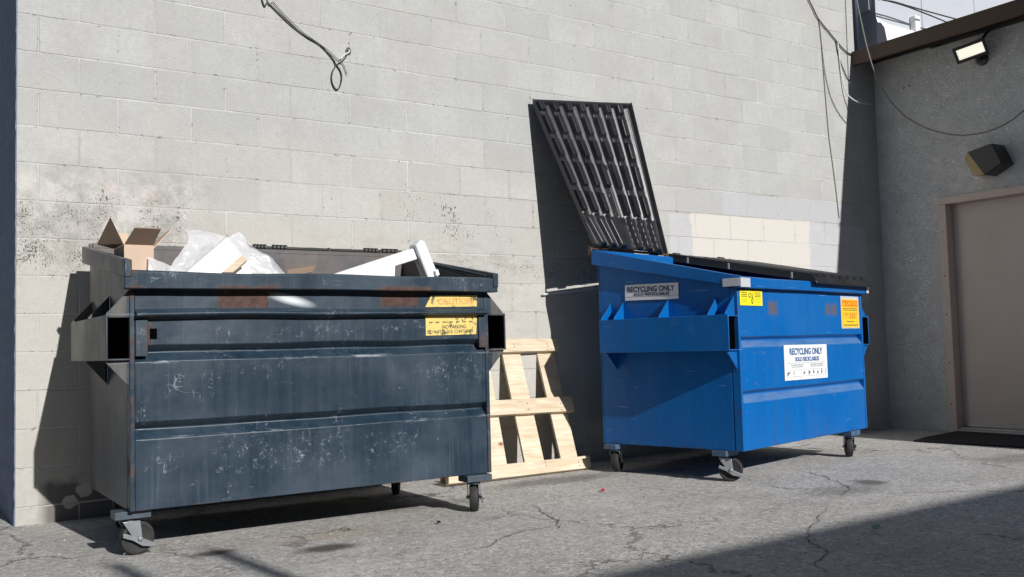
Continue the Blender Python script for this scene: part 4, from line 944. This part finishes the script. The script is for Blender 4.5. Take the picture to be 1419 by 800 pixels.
for y_ in ((552, 573, 792, 797), (473, 483, 773, 775), (634, 646, 817, 820)):
    for xa in (y_[2]-16, y_[2]-62):
        for f_ in (.3, .7):
            a, b = pp(xa+3*f_, y_[0]+(y_[1]-y_[0])*f_+(3 if y_[0] > 600 else 1)); mb = MB(); mb.lathe([(.0045, .0003), (.004, .0018)], pw(a, b, 0), pn, 8); mb.build('nail', M['rusty'], pal)
PZ = at(640, 674, (0, 0, 1), .045)
# loose board end lying on the asphalt under the dumpster
e0, e1 = onground(617, 672), onground(646, 670); mb = MB(); c_ = e0
mb.hexa([(0, 0, .001), (.20, .02, .001), (.20, .12, .001), (0, .10, .001)], [(0, 0, .045), (.20, .02, .045), (.20, .12, .045), (0, .10, .045)])
lb = mb.build('wood_block', M['oldwood'], None, bevel=.003); lb.location = e0+Vector((.02, .0, 0)); tag(lb, 'short weathered wood block on the asphalt behind the dark dumpster wheel', 'wood')

# ------------------------------------------------------------------ pipes and cables
def cable(name, pts, r, mat, label, cat='cable', group=None, n=10):
    P = smoothpath(pts, n); o = P[0].copy(); mb = MB(); mb.tube([p-o for p in P], r, 7); ob = mb.build(name, M[mat], None, smooth=True); ob.location = o; tag(ob, label, cat, group); return ob
W_ = lambda L, Y=-.010: [onwall(x, y, Y) for x, y in L]
cable('wall_pipe', [onwall(752, 408.5, -.02), onwall(790, 404, -.022), onwall(832, 399, -.02)], .008, 'wcable', 'thin white pipe running level along the wall behind the blue dumpster', 'pipe')
up = lambda x, y, dx, dz, Y=-.010: [onwall(x, y, Y)+Vector((dx, 0, dz)), onwall(x, y, Y)+Vector((dx*.4, 0, dz*.5))]
cable('wall_cable', up(362, -6, -.30, 1.45)+W_([(362, -6), (372, 4), (388, 20), (405, 36), (425, 51), (443, 62), (456, 75), (465, 89), (461, 99), (459.5, 110), (463, 121), (468, 124), (472, 117), (473.5, 106), (471, 97), (467, 90), (474, 85), (480, 78), (483, 71)]), .0042, 'cable', 'black cable hanging down the wall into a loop at its hole')
cable('wall_cable', up(369, -8, -.27, 1.43, -.012)+W_([(369, -8), (379, 3), (392, 18), (405, 31), (420, 45), (440, 59), (455, 70), (468, 82), (476, 90), (481, 103)], -.012), .0028, 'gcable', 'thin grey cable running beside the looped black cable on the wall')
cable('wire_stub', W_([(472, 82), (478, 76), (484, 72), (483, 69)], -.014), .0045, 'wcable', 'short white wire end poking from the wall hole above the cable loop')
hp = onwall(483, 71, -.004); mb = MB(); ring = []
for k in range(22):
    th = 2*math.pi*k/22; rr = .021*(1+.35*mnoise.noise(Vector((k*1.7, 1, 0)))); ring.append((math.cos(th)*rr*.9, 0, math.sin(th)*rr*1.2))
mb.slab(ring, (0, .003, 0)); wh_ = mb.build('wall_hole', plain('broken_mortar', (.09, .085, .08), .95, .5, 60, .5), None); wh_.location = hp; tag(wh_, 'small ragged hole in the block wall where the looped cable enters', 'hole')
cable('drop_cable', up(1116, -10, -.25, .38, -.012)+W_([(1116, -10), (1126, 10), (1134, 26), (1150, 46), (1164, 63), (1176, 74), (1189, 77)], -.012), .0055, 'cable', 'thick black cable slanting down to the corner of the brown roof edge')
cable('thin_wire', W_([(1134, 26), (1137.5, 50), (1141, 95), (1145, 145), (1149, 190), (1155, 235), (1160, 275), (1163, 302)], -.007), .0033, 'gcable', 'long thin dark wire hanging straight down the right of the block wall')
cable('thin_wire', W_([(1135, 27), (1138.5, 60), (1143, 98), (1150, 130), (1159, 151), (1169, 166), (1175, 172)], -.008), .0033, 'gcable', 'thin dark wire curving right into the shadow strip by the stucco building')
cable('thin_wire', W_([(1158, 57), (1162, 77), (1168, 94), (1174, 108), (1178, 112)], -.008), .004, 'cable', 'short dark wire dropping from the thick black cable near the roof corner')
cable('white_wire', [onwall(1161, 60, -.015), onwall(1163, 80, -.012), onwall(1166, 105, -.012), onwall(1172, 127, -.03), onwall(1182, 138, -.07), onwall(1195, 143.5, -.12), onstucco(1208, 145, 7.44)], .006, 'wcable', 'white wire sagging across the corner from block wall to stucco', 'wire')
X1 = 7.08
cable('hanging_cable', [at(1183, -14, (1, 0, 0), X1)+Vector((-.02, .02, .4)), at(1183, -14, (1, 0, 0), X1)+Vector((0, 0, .2))]+[at(x, y, (1, 0, 0), X1) for x, y in ((1183, -14), (1187, 0), (1194, 33), (1203, 72), (1216, 110), (1234, 140), (1257, 163), (1290, 180), (1330, 187.5), (1370, 182), (1400, 168), (1425, 148), (1450, 128))]+[Vector((X1, -2.6, 3.28)), Vector((7.10, -3.2, 3.56))], .0062, 'gcable', 'long dark cable drooping in a deep curve before the stucco wall')
cable('roof_wire', [at(x, y, (0, 1, 0), -.10) for x, y in ((1150, -90), (1185, -40), (1212, -4), (1224, 0), (1250, 7), (1280, 18), (1312, 31))], .007, 'cable', 'lower of two dark wires crossing the white upper wall', 'wire', 'wires before the white upper wall')
cable('roof_wire', [at(x, y, (0, 1, 0), -.13) for x, y in ((1155, -92), (1190, -40), (1216, -4), (1240, 3), (1280, 14.5), (1326, 27))], .007, 'cable', 'upper of two dark wires crossing the white upper wall', 'wire', 'wires before the white upper wall')
cable('conduit', [onstucco(x, y, 7.435) for x, y in ((1266, 70), (1300, 60), (1360, 42), (1400, 29), (1425, 21), (1470, 5))]+[Vector((7.435, -2.6, 3.47)), Vector((7.435, -5, 3.46))], .006, 'wcable', 'thin pale conduit running along the stucco just below the roof edge', 'conduit')
cable('lamp_cable', [onstucco(1361, 60, 7.33), onstucco(1363, 52, 7.39), onstucco(1369, 44, 7.425), onstucco(1381, 38, 7.432), onstucco(1400, 32, 7.432), onstucco(1425, 25, 7.432), onstucco(1470, 9, 7.432), Vector((7.432, -2.6, 3.44)), Vector((7.432, -5, 3.43))], .012, 'cable', 'black supply cable curving up from the lit floodlight')
cable('loose_wire', [onwall(1150, 460, -.03), onwall(1196, 396, -.03)], .004, 'wcable', 'thin pale wire behind the right end of the blue dumpster', 'wire') if False else None

# ------------------------------------------------------------------ litter
def scrap(px_, name, mat, label, pts, z=.006):
    o = onground(*px_); mb = MB(); mb.slab([(a, b, z+c) for a, b, c in pts], (.001, .001, .002)); ob = mb.build(name, M[mat], None); ob.location = o; tag(ob, label, 'litter'); return ob
scrap((836, 682), 'litter_scrap', 'red', 'tiny red scrap on the asphalt between pallet and blue dumpster', [(-.012, -.01, 0), (.014, -.006, .004), (.010, .016, .012), (-.008, .014, .006)])
scrap((1213, 732), 'litter_scrap', 'green', 'small green scrap lying in the foreground shade', [(-.035, -.012, 0), (.03, -.006, .002), (.035, .008, .004), (-.02, .012, .002)])
scrap((103, 768), 'litter_scrap', 'foam', 'tiny white paper fleck near the front left wheel of the dark dumpster', [(-.006, -.006, 0), (.008, -.004, .003), (.004, .008, .005), (-.006, .006, .002)]) if False else None
scrap((173, 770), 'litter_scrap', 'foam', 'tiny white paper fleck by the front left wheel of the dark dumpster', [(-.006, -.006, 0), (.008, -.004, .003), (.004, .008, .005), (-.006, .006, .002)])
scrap((608, 727), 'litter_scrap', 'black', 'tiny black clod on the sunlit asphalt before the dark dumpster', [(-.009, -.008, 0), (.01, -.006, .004), (.007, .01, .01), (-.008, .008, .006)])

rg = random.Random(21); bm = bmesh.new()
for i in range(2600):
    if i < 900: x, y = rg.uniform(-.3, 7.3), -abs(rg.gauss(0, .10))-.012
    elif i < 2000: x, y = rg.uniform(-.6, 7), rg.uniform(-3.2, -.1)
    else: x, y = rg.gauss(3.6, 1.6), rg.gauss(-1.7, .7)
    if y > -.01 or x > 7.35: continue
    r = .0016+.0042*rg.random()**3; a = rg.random()*6.28; vs_ = []
    for k in range(5): vs_.append(bm.verts.new((x+r*math.cos(a+k*1.257)*(.7+.6*rg.random()), y+r*math.sin(a+k*1.257)*(.7+.6*rg.random()), .0008)))
    t = bm.verts.new((x+r*.2*rg.uniform(-1, 1), y, .001+r*rg.uniform(.5, 1.1)))
    for k in range(5): bm.faces.new((vs_[k], vs_[(k+1) % 5], t))
me = bpy.data.meshes.new('gravel'); bm.to_mesh(me); bm.free()
g = G('loose_grit'); rnd_ = g.n('ShaderNodeNewGeometry').outputs['Random Per Island']; me.materials.append(g.out(g.mix(rnd_, (.12, .11, .10), (.62, .60, .56)), .9))
o = bpy.data.objects.new('gravel', me); COL.objects.link(o); o['kind'] = 'stuff'; o['label'] = 'loose grit and small stones scattered over the asphalt'; o['category'] = 'gravel'
